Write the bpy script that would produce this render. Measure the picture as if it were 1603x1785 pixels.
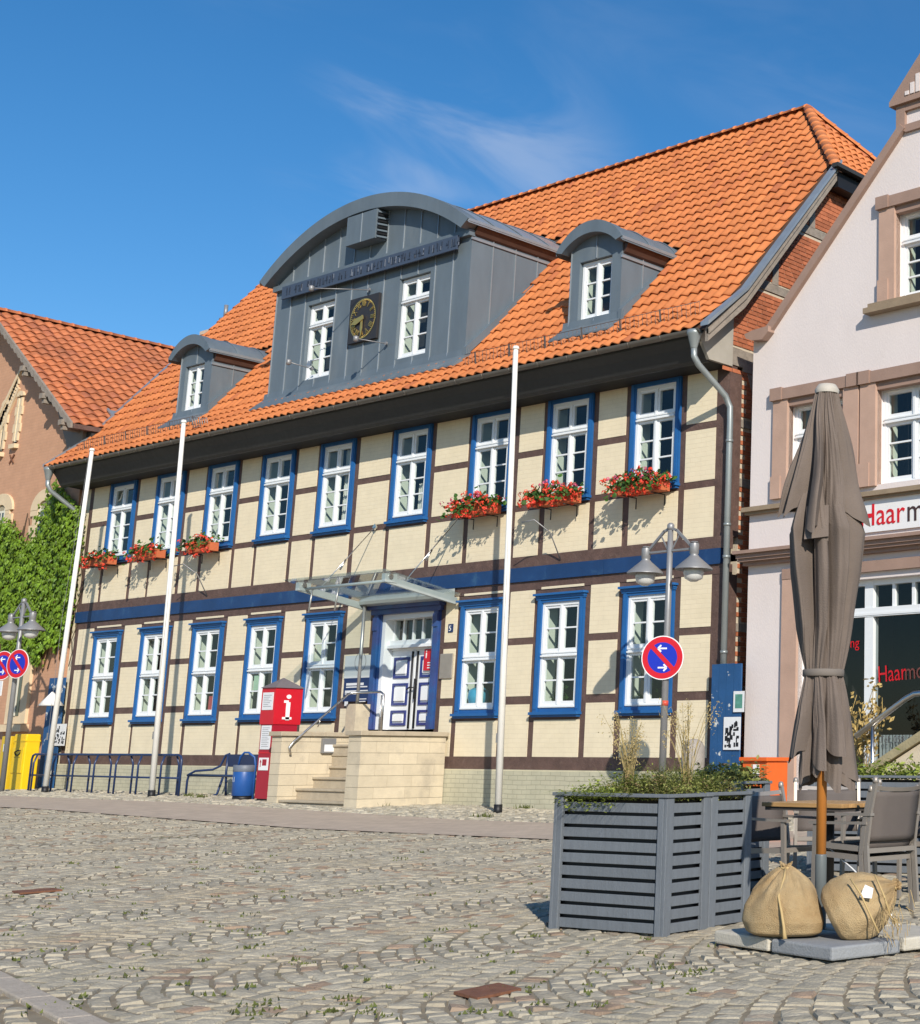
import bpy, bmesh, math, random
import numpy as np
from mathutils import Vector, Matrix
random.seed(7)
rnd = random.random
def uni(a, b): return a + (b - a) * random.random()
for o in list(bpy.data.objects): bpy.data.objects.remove(o)
scene = bpy.context.scene
COL = scene.collection

# ------------------------------------------------------------------ camera
CAM = np.array([17.14625805, -19.12936109, 0.95])
FOC, PPX, PPY = 2631.0, 1551.0, 752.0            # in photograph pixels (1603 x 1785)
RM = np.array([[0.8129993345735467, -0.1191389112379616, -0.569945613029878],
               [0.5822514856156534, 0.17291986785742186, 0.7944066507768779],
               [0.0039101766372910095, -0.9777037583691723, 0.2099525455655642]])
cd = bpy.data.cameras.new('camera')
cam = bpy.data.objects.new('camera', cd); COL.objects.link(cam)
cd.sensor_fit = 'VERTICAL'; cd.sensor_height = 36.0; cd.sensor_width = 36.0
cd.lens = FOC / 1785.0 * 36.0
cd.shift_x = (801.5 - PPX) / 1785.0
cd.shift_y = -(892.5 - PPY) / 1785.0
cd.clip_start = 0.1; cd.clip_end = 2000.0
mw = Matrix.Identity(4)
for r in range(3):
    mw[r][0] = RM[r][0]; mw[r][1] = -RM[r][1]; mw[r][2] = -RM[r][2]; mw[r][3] = CAM[r]
cam.matrix_world = mw
scene.camera = cam

# ------------------------------------------------------------------ light
SUN = Vector((1.42, -1.0, 0.97)).normalized()     # direction towards the sun
SUN_EL = math.asin(SUN.z)
SUN_AZ = math.atan2(SUN.x, SUN.y)                 # from +Y, clockwise
sd = bpy.data.lights.new('sun', 'SUN'); sun = bpy.data.objects.new('sun', sd); COL.objects.link(sun)
sd.energy = 5.0; sd.angle = math.radians(0.53); sd.color = (1.0, 0.93, 0.82)
sun.rotation_euler = (-SUN).to_track_quat('-Z', 'Y').to_euler()
sun.location = (30, -30, 30)
world = bpy.data.worlds.new('World'); scene.world = world; world.use_nodes = True
nt = world.node_tree; nt.nodes.clear()
def N(nt, t, **k):
    n = nt.nodes.new(t)
    for a, b in k.items(): setattr(n, a, b)
    return n
sky = N(nt, 'ShaderNodeTexSky', sky_type='NISHITA', sun_disc=False)
sky.sun_elevation = SUN_EL; sky.sun_rotation = SUN_AZ
sky.altitude = 200; sky.air_density = 1.0; sky.dust_density = 0.25; sky.ozone_density = 3.2
hs = N(nt, 'ShaderNodeHueSaturation'); hs.inputs['Saturation'].default_value = 1.30; hs.inputs['Value'].default_value = 0.93
bg = N(nt, 'ShaderNodeBackground'); bg.inputs['Strength'].default_value = 0.14
wo = N(nt, 'ShaderNodeOutputWorld')
tc = N(nt, 'ShaderNodeTexCoord'); L = nt.links.new
# thin cirrus: noise stretched along the wind over the sky's direction vector, thickest in one drifting bank
def dotn(v):
    d = N(nt, 'ShaderNodeVectorMath', operation='DOT_PRODUCT'); d.inputs[1].default_value = v; L(tc.outputs['Generated'], d.inputs[0]); return d.outputs['Value']
CC = Vector((-.745, .572, .343)).normalized(); CU = Vector((.52, .82, -.16)); CU = (CU - CC * CU.dot(CC)).normalized(); CV = CC.cross(CU)
cb = N(nt, 'ShaderNodeCombineXYZ'); L(dotn(CU), cb.inputs[0]); L(dotn(CV), cb.inputs[1])
def noise(sc, det, loc, dist=0.0, rough=.55):
    m = N(nt, 'ShaderNodeMapping'); m.inputs['Scale'].default_value = sc; m.inputs['Location'].default_value = loc; L(cb.outputs[0], m.inputs[0])
    n = N(nt, 'ShaderNodeTexNoise'); n.inputs['Scale'].default_value = 1; n.inputs['Detail'].default_value = det; n.inputs['Distortion'].default_value = dist; n.inputs['Roughness'].default_value = rough; L(m.outputs[0], n.inputs[0]); return n.outputs[0]
def mrange(v, a, b, c=0.0, d=1.0, smooth=True):
    r = N(nt, 'ShaderNodeMapRange'); r.interpolation_type = 'SMOOTHSTEP' if smooth else 'LINEAR'
    for k, x in zip(('From Min', 'From Max', 'To Min', 'To Max'), (a, b, c, d)): r.inputs[k].default_value = x
    L(v, r.inputs[0]); return r.outputs[0]
def mul(a, b):
    m = N(nt, 'ShaderNodeMath', operation='MULTIPLY'); L(a, m.inputs[0])
    if isinstance(b, float): m.inputs[1].default_value = b
    else: L(b, m.inputs[1])
    return m.outputs[0]
wisp = mrange(noise((4.0, 16.0, 1.0), 5, (1.3, .4, 0), 1.2), .38, .72)
bank = mrange(dotn(CC), .9920, 1.0)
patch = mrange(noise((3.0, 5.0, 1.0), 2, (8.3, 2.2, 0)), .50, .72)
av = N(nt, 'ShaderNodeMath', operation='MAXIMUM'); L(bank, av.inputs[0]); L(mul(patch, .25), av.inputs[1])
cov = mul(mul(wisp, av.outputs[0]), .34)
mx = N(nt, 'ShaderNodeMix', data_type='RGBA'); mx.inputs['B'].default_value = (4.6, 5.0, 5.9, 1)
L(sky.outputs[0], hs.inputs['Color']); L(hs.outputs[0], mx.inputs['A']); L(cov, mx.inputs['Factor']); L(mx.outputs['Result'], bg.inputs[0]); L(bg.outputs[0], wo.inputs[0])
vs = scene.view_settings
vs.view_transform = 'Standard'; vs.look = 'None'; vs.gamma = 1.0; vs.exposure = 0.02; vs.use_curve_mapping = False
scene.render.film_transparent = False
scene.cycles.max_bounces = 7; scene.cycles.transparent_max_bounces = 16; scene.cycles.diffuse_bounces = 3
scene.cycles.caustics_reflective = False; scene.cycles.caustics_refractive = False

# ------------------------------------------------------------------ survey helpers: picture pixel -> point on a known plane
def _ray(x, y): return RM @ np.array([x - PPX, y - PPY, FOC])
def onY(x, y, Y=0.0):
    d = _ray(x, y); return Vector(CAM + d * ((Y - CAM[1]) / d[1]))
def onX(x, y, X=0.0):
    d = _ray(x, y); return Vector(CAM + d * ((X - CAM[0]) / d[0]))
def onZ(x, y, Z=0.0):
    d = _ray(x, y); return Vector(CAM + d * ((Z - CAM[2]) / d[2]))
def project(P):
    c = RM.T @ (np.array(P, float) - CAM); return PPX + FOC * c[0] / c[2], PPY + FOC * c[1] / c[2], c[2]
def gz(x, y):
    """height of the square: falls gently away from the houses"""
    if x < -11: b = .05
    elif x < -3: b = .05 + (x + 11) / 8 * -.10
    elif x < 7: b = -.05 + (x + 3) / 10 * .05
    else: b = 0
    return b + .0155 * max(min(y, 6.0), -40.0)
def onG(x, y):
    z = 0
    for i in range(6):
        p = onZ(x, y, z); z = gz(p.x, p.y)
    return Vector((p.x, p.y, z))

# ------------------------------------------------------------------ materials
MATS = {}
def lin(h):
    h = h.lstrip('#'); c = [int(h[i:i + 2], 16) / 255 for i in (0, 2, 4)]
    return tuple(v / 12.92 if v <= .04045 else ((v + .055) / 1.055) ** 2.4 for v in c)
def mat(name, color, rough=.6, var=.12, scale=3.0, bump=0.0, bscale=40.0, metal=0.0, spec=.4, rand=0.0, col2=None, fac2=(.55, .7), scale2=2.0, coat=0, sss=0, stretch=None, detail=6.0, trans=0, pick=None):
    """Principled material: base colour broken by world-space noise, optional second colour in patches (col2), per-piece variation (rand)."""
    if name in MATS: return MATS[name]
    m = bpy.data.materials.new(name); m.use_nodes = True; t = m.node_tree
    b = t.nodes['Principled BSDF']; LL = t.links.new
    if len(color) == 3: color = tuple(color) + (1,)
    b.inputs['Roughness'].default_value = rough; b.inputs['Metallic'].default_value = metal
    b.inputs['Specular IOR Level'].default_value = spec
    if coat: b.inputs['Coat Weight'].default_value = coat
    geo = N(t, 'ShaderNodeNewGeometry')
    src = geo.outputs['Position']
    if stretch:
        mpn = N(t, 'ShaderNodeMapping'); mpn.inputs['Scale'].default_value = stretch; LL(src, mpn.inputs[0]); src = mpn.outputs[0]
    no = N(t, 'ShaderNodeTexNoise'); no.inputs['Scale'].default_value = scale; no.inputs['Detail'].default_value = detail; no.inputs['Roughness'].default_value = .62
    LL(src, no.inputs[0])
    mr = N(t, 'ShaderNodeMapRange'); mr.inputs['From Min'].default_value = .25; mr.inputs['From Max'].default_value = .75
    mr.inputs['To Min'].default_value = 1 - var; mr.inputs['To Max'].default_value = 1 + var
    LL(no.outputs[0], mr.inputs[0])
    val = mr.outputs[0]
    if rand:
        oi = N(t, 'ShaderNodeObjectInfo'); ad = N(t, 'ShaderNodeMath', operation='ADD'); fr = N(t, 'ShaderNodeMath', operation='FRACT')
        LL(oi.outputs['Random'], ad.inputs[0]); LL(geo.outputs['Random Per Island'], ad.inputs[1]); LL(ad.outputs[0], fr.inputs[0])
        m2 = N(t, 'ShaderNodeMapRange'); m2.inputs['To Min'].default_value = 1 - rand; m2.inputs['To Max'].default_value = 1 + rand
        LL(fr.outputs[0], m2.inputs[0]); mm = N(t, 'ShaderNodeMath', operation='MULTIPLY'); LL(val, mm.inputs[0]); LL(m2.outputs[0], mm.inputs[1]); val = mm.outputs[0]
    basec = None
    if col2 is not None:
        n2 = N(t, 'ShaderNodeTexNoise'); n2.inputs['Scale'].default_value = scale2; n2.inputs['Detail'].default_value = 8; n2.inputs['Roughness'].default_value = .65
        LL(src, n2.inputs[0]); q = N(t, 'ShaderNodeMapRange'); q.inputs['From Min'].default_value = fac2[0]; q.inputs['From Max'].default_value = fac2[1]
        LL(n2.outputs[0], q.inputs[0]); mxx = N(t, 'ShaderNodeMix', data_type='RGBA'); LL(q.outputs[0], mxx.inputs['Factor'])
        mxx.inputs['A'].default_value = color; mxx.inputs['B'].default_value = tuple(col2)[:3] + (1,); basec = mxx.outputs['Result']
    if pick:      # a share of the pieces has a colour of its own
        pm_ = N(t, 'ShaderNodeMath', operation='MULTIPLY'); pm_.inputs[1].default_value = 17.31; pf_ = N(t, 'ShaderNodeMath', operation='FRACT'); pg = N(t, 'ShaderNodeMapRange'); pg.inputs['From Min'].default_value = 1 - pick[1]; pg.inputs['From Max'].default_value = 1 - pick[1] * .6
        LL(fr.outputs[0], pm_.inputs[0]); LL(pm_.outputs[0], pf_.inputs[0]); LL(pf_.outputs[0], pg.inputs[0])
        px_ = N(t, 'ShaderNodeMix', data_type='RGBA'); LL(pg.outputs[0], px_.inputs['Factor']); px_.inputs['B'].default_value = tuple(pick[0]) + (1,)
        if basec is None: px_.inputs['A'].default_value = color
        else: LL(basec, px_.inputs['A'])
        basec = px_.outputs['Result']
    vm = N(t, 'ShaderNodeVectorMath', operation='SCALE')
    if basec is None: vm.inputs[0].default_value = color[:3]
    else: LL(basec, vm.inputs[0])
    LL(val, vm.inputs['Scale']); LL(vm.outputs[0], b.inputs['Base Color'])
    if bump:
        nb = N(t, 'ShaderNodeTexNoise'); nb.inputs['Scale'].default_value = bscale; nb.inputs['Detail'].default_value = 5
        LL(src, nb.inputs[0]); bp = N(t, 'ShaderNodeBump'); bp.inputs['Strength'].default_value = bump; bp.inputs['Distance'].default_value = .02
        LL(nb.outputs[0], bp.inputs['Height']); LL(bp.outputs[0], b.inputs['Normal'])
        rr = N(t, 'ShaderNodeMapRange'); rr.inputs['To Min'].default_value = max(rough - .12, .02); rr.inputs['To Max'].default_value = min(rough + .12, 1)
        LL(nb.outputs[0], rr.inputs[0]); LL(rr.outputs[0], b.inputs['Roughness'])
    if trans:
        tr = N(t, 'ShaderNodeBsdfTranslucent'); LL(vm.outputs[0], tr.inputs[0]); ms = N(t, 'ShaderNodeMixShader'); ms.inputs[0].default_value = trans
        out = t.nodes['Material Output']; LL(b.outputs[0], ms.inputs[1]); LL(tr.outputs[0], ms.inputs[2]); LL(ms.outputs[0], out.inputs[0])
    MATS[name] = m; return m
def brick_mat(name, c1, c2, mortar, bw, bh, ms, plane='XZ', bump=.5, rough=.7, soft=.1, offset=.5, var=.1):
    """flat courses of bricks or pavers too small to build: brick pattern in world metres, laid on one plane"""
    m = bpy.data.materials.new(name); m.use_nodes = True; t = m.node_tree; b = t.nodes['Principled BSDF']; LL = t.links.new
    geo = N(t, 'ShaderNodeNewGeometry'); sp = N(t, 'ShaderNodeSeparateXYZ'); cb = N(t, 'ShaderNodeCombineXYZ'); LL(geo.outputs['Position'], sp.inputs[0])
    ax = {'X': 0, 'Y': 1, 'Z': 2}
    LL(sp.outputs[ax[plane[0]]], cb.inputs[0]); LL(sp.outputs[ax[plane[1]]], cb.inputs[1])
    br = N(t, 'ShaderNodeTexBrick'); br.inputs['Scale'].default_value = 1; br.inputs['Brick Width'].default_value = bw; br.inputs['Row Height'].default_value = bh
    br.inputs['Mortar Size'].default_value = ms; br.inputs['Mortar Smooth'].default_value = soft; br.inputs['Bias'].default_value = 0; br.offset = offset
    br.inputs['Color1'].default_value = tuple(c1) + (1,); br.inputs['Color2'].default_value = tuple(c2) + (1,); br.inputs['Mortar'].default_value = tuple(mortar) + (1,)
    wn = N(t, 'ShaderNodeTexNoise'); wn.inputs['Scale'].default_value = 1.7; wn.inputs['Detail'].default_value = 3
    LL(geo.outputs['Position'], wn.inputs[0]); va = N(t, 'ShaderNodeVectorMath', operation='MULTIPLY_ADD'); va.inputs[1].default_value = (.03, .03, .03)
    LL(wn.outputs['Color'], va.inputs[0]); LL(cb.outputs[0], va.inputs[2]); LL(va.outputs[0], br.inputs[0])
    no = N(t, 'ShaderNodeTexNoise'); no.inputs['Scale'].default_value = 2.5; no.inputs['Detail'].default_value = 9; no.inputs['Roughness'].default_value = .65; LL(geo.outputs['Position'], no.inputs[0])
    mr = N(t, 'ShaderNodeMapRange'); mr.inputs['From Min'].default_value = .3; mr.inputs['From Max'].default_value = .7; mr.inputs['To Min'].default_value = 1 - var; mr.inputs['To Max'].default_value = 1 + var
    LL(no.outputs[0], mr.inputs[0]); vm = N(t, 'ShaderNodeVectorMath', operation='SCALE'); LL(br.outputs[0], vm.inputs[0]); LL(mr.outputs[0], vm.inputs['Scale']); LL(vm.outputs[0], b.inputs['Base Color'])
    nf = N(t, 'ShaderNodeTexNoise'); nf.inputs['Scale'].default_value = 60; nf.inputs['Detail'].default_value = 4; LL(geo.outputs['Position'], nf.inputs[0])
    ml = N(t, 'ShaderNodeMath', operation='MULTIPLY_ADD'); ml.inputs[1].default_value = -1.0; LL(br.outputs['Fac'], ml.inputs[0]); sc = N(t, 'ShaderNodeMath', operation='MULTIPLY'); sc.inputs[1].default_value = .35; LL(nf.outputs[0], sc.inputs[0]); LL(sc.outputs[0], ml.inputs[2])
    bp = N(t, 'ShaderNodeBump'); bp.inputs['Strength'].default_value = bump; bp.inputs['Distance'].default_value = .008; LL(ml.outputs[0], bp.inputs['Height']); LL(bp.outputs[0], b.inputs['Normal'])
    b.inputs['Roughness'].default_value = rough; b.inputs['Specular IOR Level'].default_value = .3
    MATS[name] = m; return m
def glass_mat(name, tint=(.86, .92, .9), f0=.07, rough=0.0):
    """thin pane: see-through, reflecting more at grazing angles (Schlick), the same from both sides"""
    m = bpy.data.materials.new(name); m.use_nodes = True; t = m.node_tree; t.nodes.clear(); LL = t.links.new
    o = N(t, 'ShaderNodeOutputMaterial'); ms = N(t, 'ShaderNodeMixShader'); tr = N(t, 'ShaderNodeBsdfTransparent'); gl = N(t, 'ShaderNodeBsdfGlossy')
    tr.inputs[0].default_value = tuple(tint) + (1,); gl.inputs['Roughness'].default_value = rough
    geo = N(t, 'ShaderNodeNewGeometry'); no = N(t, 'ShaderNodeTexNoise'); no.inputs['Scale'].default_value = 1.6; bp = N(t, 'ShaderNodeBump'); bp.inputs['Strength'].default_value = .03
    LL(geo.outputs['Position'], no.inputs[0]); LL(no.outputs[0], bp.inputs['Height']); LL(bp.outputs[0], gl.inputs['Normal'])
    d = N(t, 'ShaderNodeVectorMath', operation='DOT_PRODUCT'); LL(geo.outputs['Incoming'], d.inputs[0]); LL(geo.outputs['Normal'], d.inputs[1])
    ab = N(t, 'ShaderNodeMath', operation='ABSOLUTE'); LL(d.outputs['Value'], ab.inputs[0])
    su = N(t, 'ShaderNodeMath', operation='SUBTRACT'); su.inputs[0].default_value = 1; LL(ab.outputs[0], su.inputs[1])
    pw = N(t, 'ShaderNodeMath', operation='POWER'); pw.inputs[1].default_value = 5; LL(su.outputs[0], pw.inputs[0])
    ma = N(t, 'ShaderNodeMath', operation='MULTIPLY_ADD'); ma.inputs[1].default_value = 1 - f0; ma.inputs[2].default_value = f0; LL(pw.outputs[0], ma.inputs[0])
    LL(ma.outputs[0], ms.inputs[0]); LL(tr.outputs[0], ms.inputs[1]); LL(gl.outputs[0], ms.inputs[2]); LL(ms.outputs[0], o.inputs[0])
    MATS[name] = m; return m

M_cream = brick_mat('cream_painted_brick', (.80, .695, .50), (.785, .68, .485), (.735, .63, .445), .25, .083, .006, 'XZ', bump=.3, rough=.65, soft=.6, var=.06)
M_plinth = brick_mat('plinth_painted_brick', (.52, .49, .36), (.49, .465, .34), (.36, .34, .25), .25, .083, .006, 'XZ', bump=.4, rough=.7, var=.12)
M_timber = mat('brown_timber', (.115, .070, .058), .65, .28, 5, .5, 26, rand=.08, col2=(.17, .115, .095), fac2=(.55, .8), scale2=9)
M_timberg = mat('weathered_grey_timber', (.27, .23, .19), .8, .25, 8, .4, 40)
M_blue = mat('blue_paint', (.018, .115, .33), .42, .1, 4, .05, 20)
M_dblue = mat('dark_blue_board', (.012, .048, .145), .5, .25, 1.5, .15, 12, col2=(.03, .085, .17), scale2=3)
M_white = mat('white_window_paint', (.80, .82, .83), .35, .03, 5)
M_glass = glass_mat('window_glass')
M_reveal = mat('pale_green_reveal', (.62, .66, .58), .7, .05, 3)
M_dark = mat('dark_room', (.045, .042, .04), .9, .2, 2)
M_zinc = mat('zinc_sheet', (.125, .158, .186), .5, .14, 2.2, .05, 6, metal=.0, spec=.5, stretch=(1, 1, .35), col2=(.16, .188, .207), scale2=1.2)
M_zincl = mat('bright_zinc', (.36, .40, .43), .35, .12, 3, .04, 8, metal=.5)
M_fascia = mat('anthracite_fascia', (.036, .037, .037), .55, .12, 2, .05, 10)
M_black = mat('black', (.012, .012, .014), .5, .1, 4)
M_tile = mat('orange_clay_tile', (.60, .200, .064), .62, .08, 3, .2, 50, rand=.10, col2=(.50, .155, .052), fac2=(.45, .75), scale2=1.0, pick=((.47, .145, .055), .05))
M_tileold = mat('weathered_clay_tile', (.49, .160, .064), .7, .12, 3, .25, 40, rand=.13, col2=(.25, .095, .055), fac2=(.52, .78), scale2=.7, pick=((.38, .125, .06), .12))
M_redbrick = mat('red_brick', (.42, .135, .062), .8, .2, 9, .4, 50, rand=.2)
M_mortar = mat('lime_mortar', (.55, .47, .36), .9, .12, 6, .3, 40)
M_stone = mat('cream_sandstone', (.60, .515, .375), .75, .09, 4, .25, 40, rand=.06, col2=(.40, .345, .265), fac2=(.52, .74), scale2=1.5)
M_stoned = mat('worn_step_stone', (.44, .37, .27), .8, .15, 6, .3, 40, col2=(.3, .25, .18), scale2=3)
M_steel = mat('brushed_steel', (.62, .60, .57), .28, .05, 5, metal=1.0)
M_polewhite = mat('white_flagpole_paint', (.82, .80, .75), .35, .05, 4)
M_gsteel = mat('galvanised_grey', (.27, .27, .275), .45, .08, 5, metal=.35)
M_red = mat('red_panel', (.56, .012, .025), .35, .06, 3)
M_signwhite = mat('sign_white', (.82, .82, .82), .4, .03, 6)
M_paper = mat('notice_paper', (.74, .75, .76), .6, .06, 20)
M_ink = mat('grey_ink', (.2, .2, .22), .6, .05, 20)
M_navy = mat('navy_panel', (.012, .03, .11), .4, .1, 5)
M_rackblue = mat('dark_blue_steel', (.016, .035, .105), .35, .1, 6, spec=.5)
M_binblue = mat('litter_bin_blue', (.018, .085, .30), .4, .12, 6)
M_yellow = mat('postbox_yellow', (.80, .52, .01), .38, .05, 4)
M_gold = mat('gold_leaf', (.75, .50, .14), .32, .1, 20, metal=.8)
M_clockblk = mat('clock_face_black', (.03, .028, .03), .5, .1, 6)
M_terra = mat('terracotta_box', (.50, .13, .05), .7, .1, 8)
M_leaf = mat('geranium_leaf', (.055, .135, .022), .55, .3, 8, rand=.35, trans=.25)
M_bloom = mat('red_geranium_bloom', (.78, .07, .035), .55, .2, 10, rand=.3, trans=.2)
M_bloomp = mat('pink_geranium_bloom', (.62, .10, .20), .55, .2, 10, rand=.3, trans=.2)
M_ivy = mat('ivy_leaf', (.175, .285, .022), .5, .25, 2, rand=.4, trans=.3, col2=(.085, .185, .02), scale2=.8)

# ------------------------------------------------------------------ mesh helpers
class MB:
    def __init__(s): s.v = []; s.f = []; s.m = []; s.k = 0; s.sm = []; s.smooth = False
    def face(s, idx): s.f.append(tuple(idx)); s.m.append(s.k); s.sm.append(s.smooth)
    def add(s, vs, fs):
        n = len(s.v); s.v += [tuple(v) for v in vs]
        for f in fs: s.face([n + i for i in f])
        return s
    def box(s, x0, x1, y0, y1, z0, z1):
        return s.add([(x0, y0, z0), (x1, y0, z0), (x1, y1, z0), (x0, y1, z0), (x0, y0, z1), (x1, y0, z1), (x1, y1, z1), (x0, y1, z1)],
              [(0, 3, 2, 1), (4, 5, 6, 7), (0, 1, 5, 4), (1, 2, 6, 5), (2, 3, 7, 6), (3, 0, 4, 7)])
    def bar(s, p, q, w, h, up=(0, 0, 1), ext=0):
        """square-section bar from p to q, w across, h along up"""
        p = Vector(p); q = Vector(q); d = (q - p).normalized(); u = Vector(up); a = d.cross(u)
        if a.length < 1e-5: a = d.cross(Vector((1, 0, 0)))
        a.normalize(); u = a.cross(d).normalized(); p = p - d * ext; q = q + d * ext
        vs = [b + a * (i * w / 2) + u * (j * h / 2) for b in (p, q) for i, j in ((-1, -1), (1, -1), (1, 1), (-1, 1))]
        return s.add(vs, [(3, 2, 1, 0), (4, 5, 6, 7), (0, 1, 5, 4), (1, 2, 6, 5), (2, 3, 7, 6), (3, 0, 4, 7)])
    def prism(s, poly, axis, a, b):
        """polygon (list of 2-tuples) extruded along axis from a to b; for X: (y,z), Y: (x,z), Z: (x,y)"""
        def P(c, t):
            return {'X': (t, c[0], c[1]), 'Y': (c[0], t, c[1]), 'Z': (c[0], c[1], t)}[axis]
        n = len(poly); vs = [P(c, a) for c in poly] + [P(c, b) for c in poly]
        return s.add(vs, [tuple(range(n - 1, -1, -1)), tuple(range(n, 2 * n))] + [(i, (i + 1) % n, n + (i + 1) % n, n + i) for i in range(n)])
    def tube(s, pts, r, n=8, caps=True, radii=None):
        pts = [Vector(p) for p in pts]; rings = []; sm = s.smooth; s.smooth = True; prev = None
        for i, p in enumerate(pts):
            d = (pts[min(i + 1, len(pts) - 1)] - pts[max(i - 1, 0)]).normalized()
            if prev is None:
                a = d.cross(Vector((0, 0, 1)))
                if a.length < 1e-3: a = d.cross(Vector((1, 0, 0)))
            else:
                a = prev - d * prev.dot(d)
                if a.length < 1e-4: a = d.cross(Vector((0.3, 1, 0)))
            a.normalize(); prev = a; b = d.cross(a); rr = radii[i] if radii else r
            base = len(s.v); rings.append(base)
            for k in range(n):
                t = 2 * math.pi * k / n; s.v.append(tuple(p + a * (rr * math.cos(t)) + b * (rr * math.sin(t))))
        for i in range(len(pts) - 1):
            for k in range(n): s.face((rings[i] + k, rings[i] + (k + 1) % n, rings[i + 1] + (k + 1) % n, rings[i + 1] + k))
        s.smooth = sm
        if caps: s.face([rings[0] + k for k in range(n - 1, -1, -1)]); s.face([rings[-1] + k for k in range(n)])
        return s
    def lathe(s, prof, c=(0, 0, 0), n=16, caps=True):
        """profile of (r, z) turned about the vertical through c"""
        rings = []; sm = s.smooth; s.smooth = True
        for r, z in prof:
            base = len(s.v); rings.append(base)
            for k in range(n):
                t = 2 * math.pi * k / n; s.v.append((c[0] + r * math.cos(t), c[1] + r * math.sin(t), c[2] + z))
        for i in range(len(prof) - 1):
            for k in range(n): s.face((rings[i] + k, rings[i] + (k + 1) % n, rings[i + 1] + (k + 1) % n, rings[i + 1] + k))
        s.smooth = sm
        if caps: s.face([rings[0] + k for k in range(n - 1, -1, -1)]); s.face([rings[-1] + k for k in range(n)])
        return s
    def disc(s, c, nrm, r, th, n=28, rx=None):
        """flat disc of thickness th, centre c, facing nrm"""
        c = Vector(c); nrm = Vector(nrm).normalized(); a = nrm.cross(Vector((0, 0, 1))).normalized(); b = a.cross(nrm) * -1
        vs = []
        for o in (0, th):
            for k in range(n):
                t = 2 * math.pi * k / n; vs.append(c + nrm * o + a * (r * math.cos(t)) + b * (r * math.sin(t)))
        return s.add(vs, [tuple(range(n - 1, -1, -1)), tuple(range(n, 2 * n))] + [(i, (i + 1) % n, n + (i + 1) % n, n + i) for i in range(n)])
    def mesh(s, name, mats):
        me = bpy.data.meshes.new(name); me.from_pydata(s.v, [], s.f); me.update()
        for m in (mats if isinstance(mats, (list, tuple)) else [mats]): me.materials.append(m)
        if any(s.m): me.polygons.foreach_set('material_index', s.m)
        if any(s.sm): me.polygons.foreach_set('use_smooth', s.sm)
        if len(s.f) == 1: return me
        bm = bmesh.new(); bm.from_mesh(me); bmesh.ops.recalc_face_normals(bm, faces=bm.faces); bm.to_mesh(me); bm.free()
        return me
    def build(s, name, mats, parent=None, loc=None, rotz=0, bevel=0):
        o = bpy.data.objects.new(name, s.mesh(name, mats)); return link(o, parent, loc, rotz, bevel)
def build_each(mb, name, m, parent=None, bevel=0):
    """every loose piece of the builder becomes an object of its own"""
    par = list(range(len(mb.v)))
    def find(i):
        while par[i] != i: par[i] = par[par[i]]; i = par[i]
        return i
    for f in mb.f:
        a = find(f[0])
        for i in f[1:]: par[find(i)] = a
    groups = {}
    for q, f in enumerate(mb.f): groups.setdefault(find(f[0]), []).append(q)
    out = []
    for g in groups.values():
        b = MB(); ix = {}
        for q in g:
            nf = []
            for i in mb.f[q]:
                if i not in ix: ix[i] = len(b.v); b.v.append(mb.v[i])
                nf.append(ix[i])
            b.f.append(tuple(nf)); b.m.append(mb.m[q]); b.sm.append(mb.sm[q])
        out.append(b.build(name, m, parent, bevel=bevel))
    return out
def link(o, parent=None, loc=None, rotz=0, bevel=0):
    COL.objects.link(o)
    if parent is not None: o.parent = parent
    if loc is not None: o.location = loc
    if rotz: o.rotation_euler[2] = rotz
    if bevel:
        b = o.modifiers.new('b', 'BEVEL'); b.width = bevel; b.segments = 2; b.limit_method = 'ANGLE'; b.angle_limit = math.radians(40)
    return o
def tag(o, label, cat, group=None):
    o['label'] = label; o['category'] = cat
    if group: o['group'] = group
    return o
def thing(name, label, cat, loc=(0, 0, 0), rotz=0, group=None):
    o = bpy.data.objects.new(name, None); COL.objects.link(o); o.location = loc; o.rotation_euler[2] = rotz; o.empty_display_size = .2
    return tag(o, label, cat, group)
def structure(o): o['kind'] = 'structure'; return o
def stuff(o): o['kind'] = 'stuff'; return o
def copy_tree(o, parent=None):
    c = o.copy(); COL.objects.link(c)
    if parent is not None: c.parent = parent
    for ch in list(o.children): copy_tree(ch, c)
    return c
def box(name, x0, x1, y0, y1, z0, z1, m, parent=None, bevel=0): return MB().box(x0, x1, y0, y1, z0, z1).build(name, m, parent, bevel=bevel)
def text_obj(name, body, size, m, parent, loc, rot=(math.pi / 2, 0, 0), ext=.004, align='LEFT', sx=1.0, shear=0.0):
    cu = bpy.data.curves.new(name, 'FONT'); cu.body = body; cu.size = size; cu.extrude = ext; cu.align_x = align; cu.shear = shear; cu.resolution_u = 3
    o = bpy.data.objects.new(name, cu); COL.objects.link(o)
    me = bpy.data.meshes.new_from_object(o); me.name = name; me.materials.clear(); me.materials.append(m)
    bpy.data.objects.remove(o); bpy.data.curves.remove(cu)
    o = bpy.data.objects.new(name, me); COL.objects.link(o); o.parent = parent; o.location = loc; o.rotation_euler = rot; o.scale = (sx, 1, 1)
    return o

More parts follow.
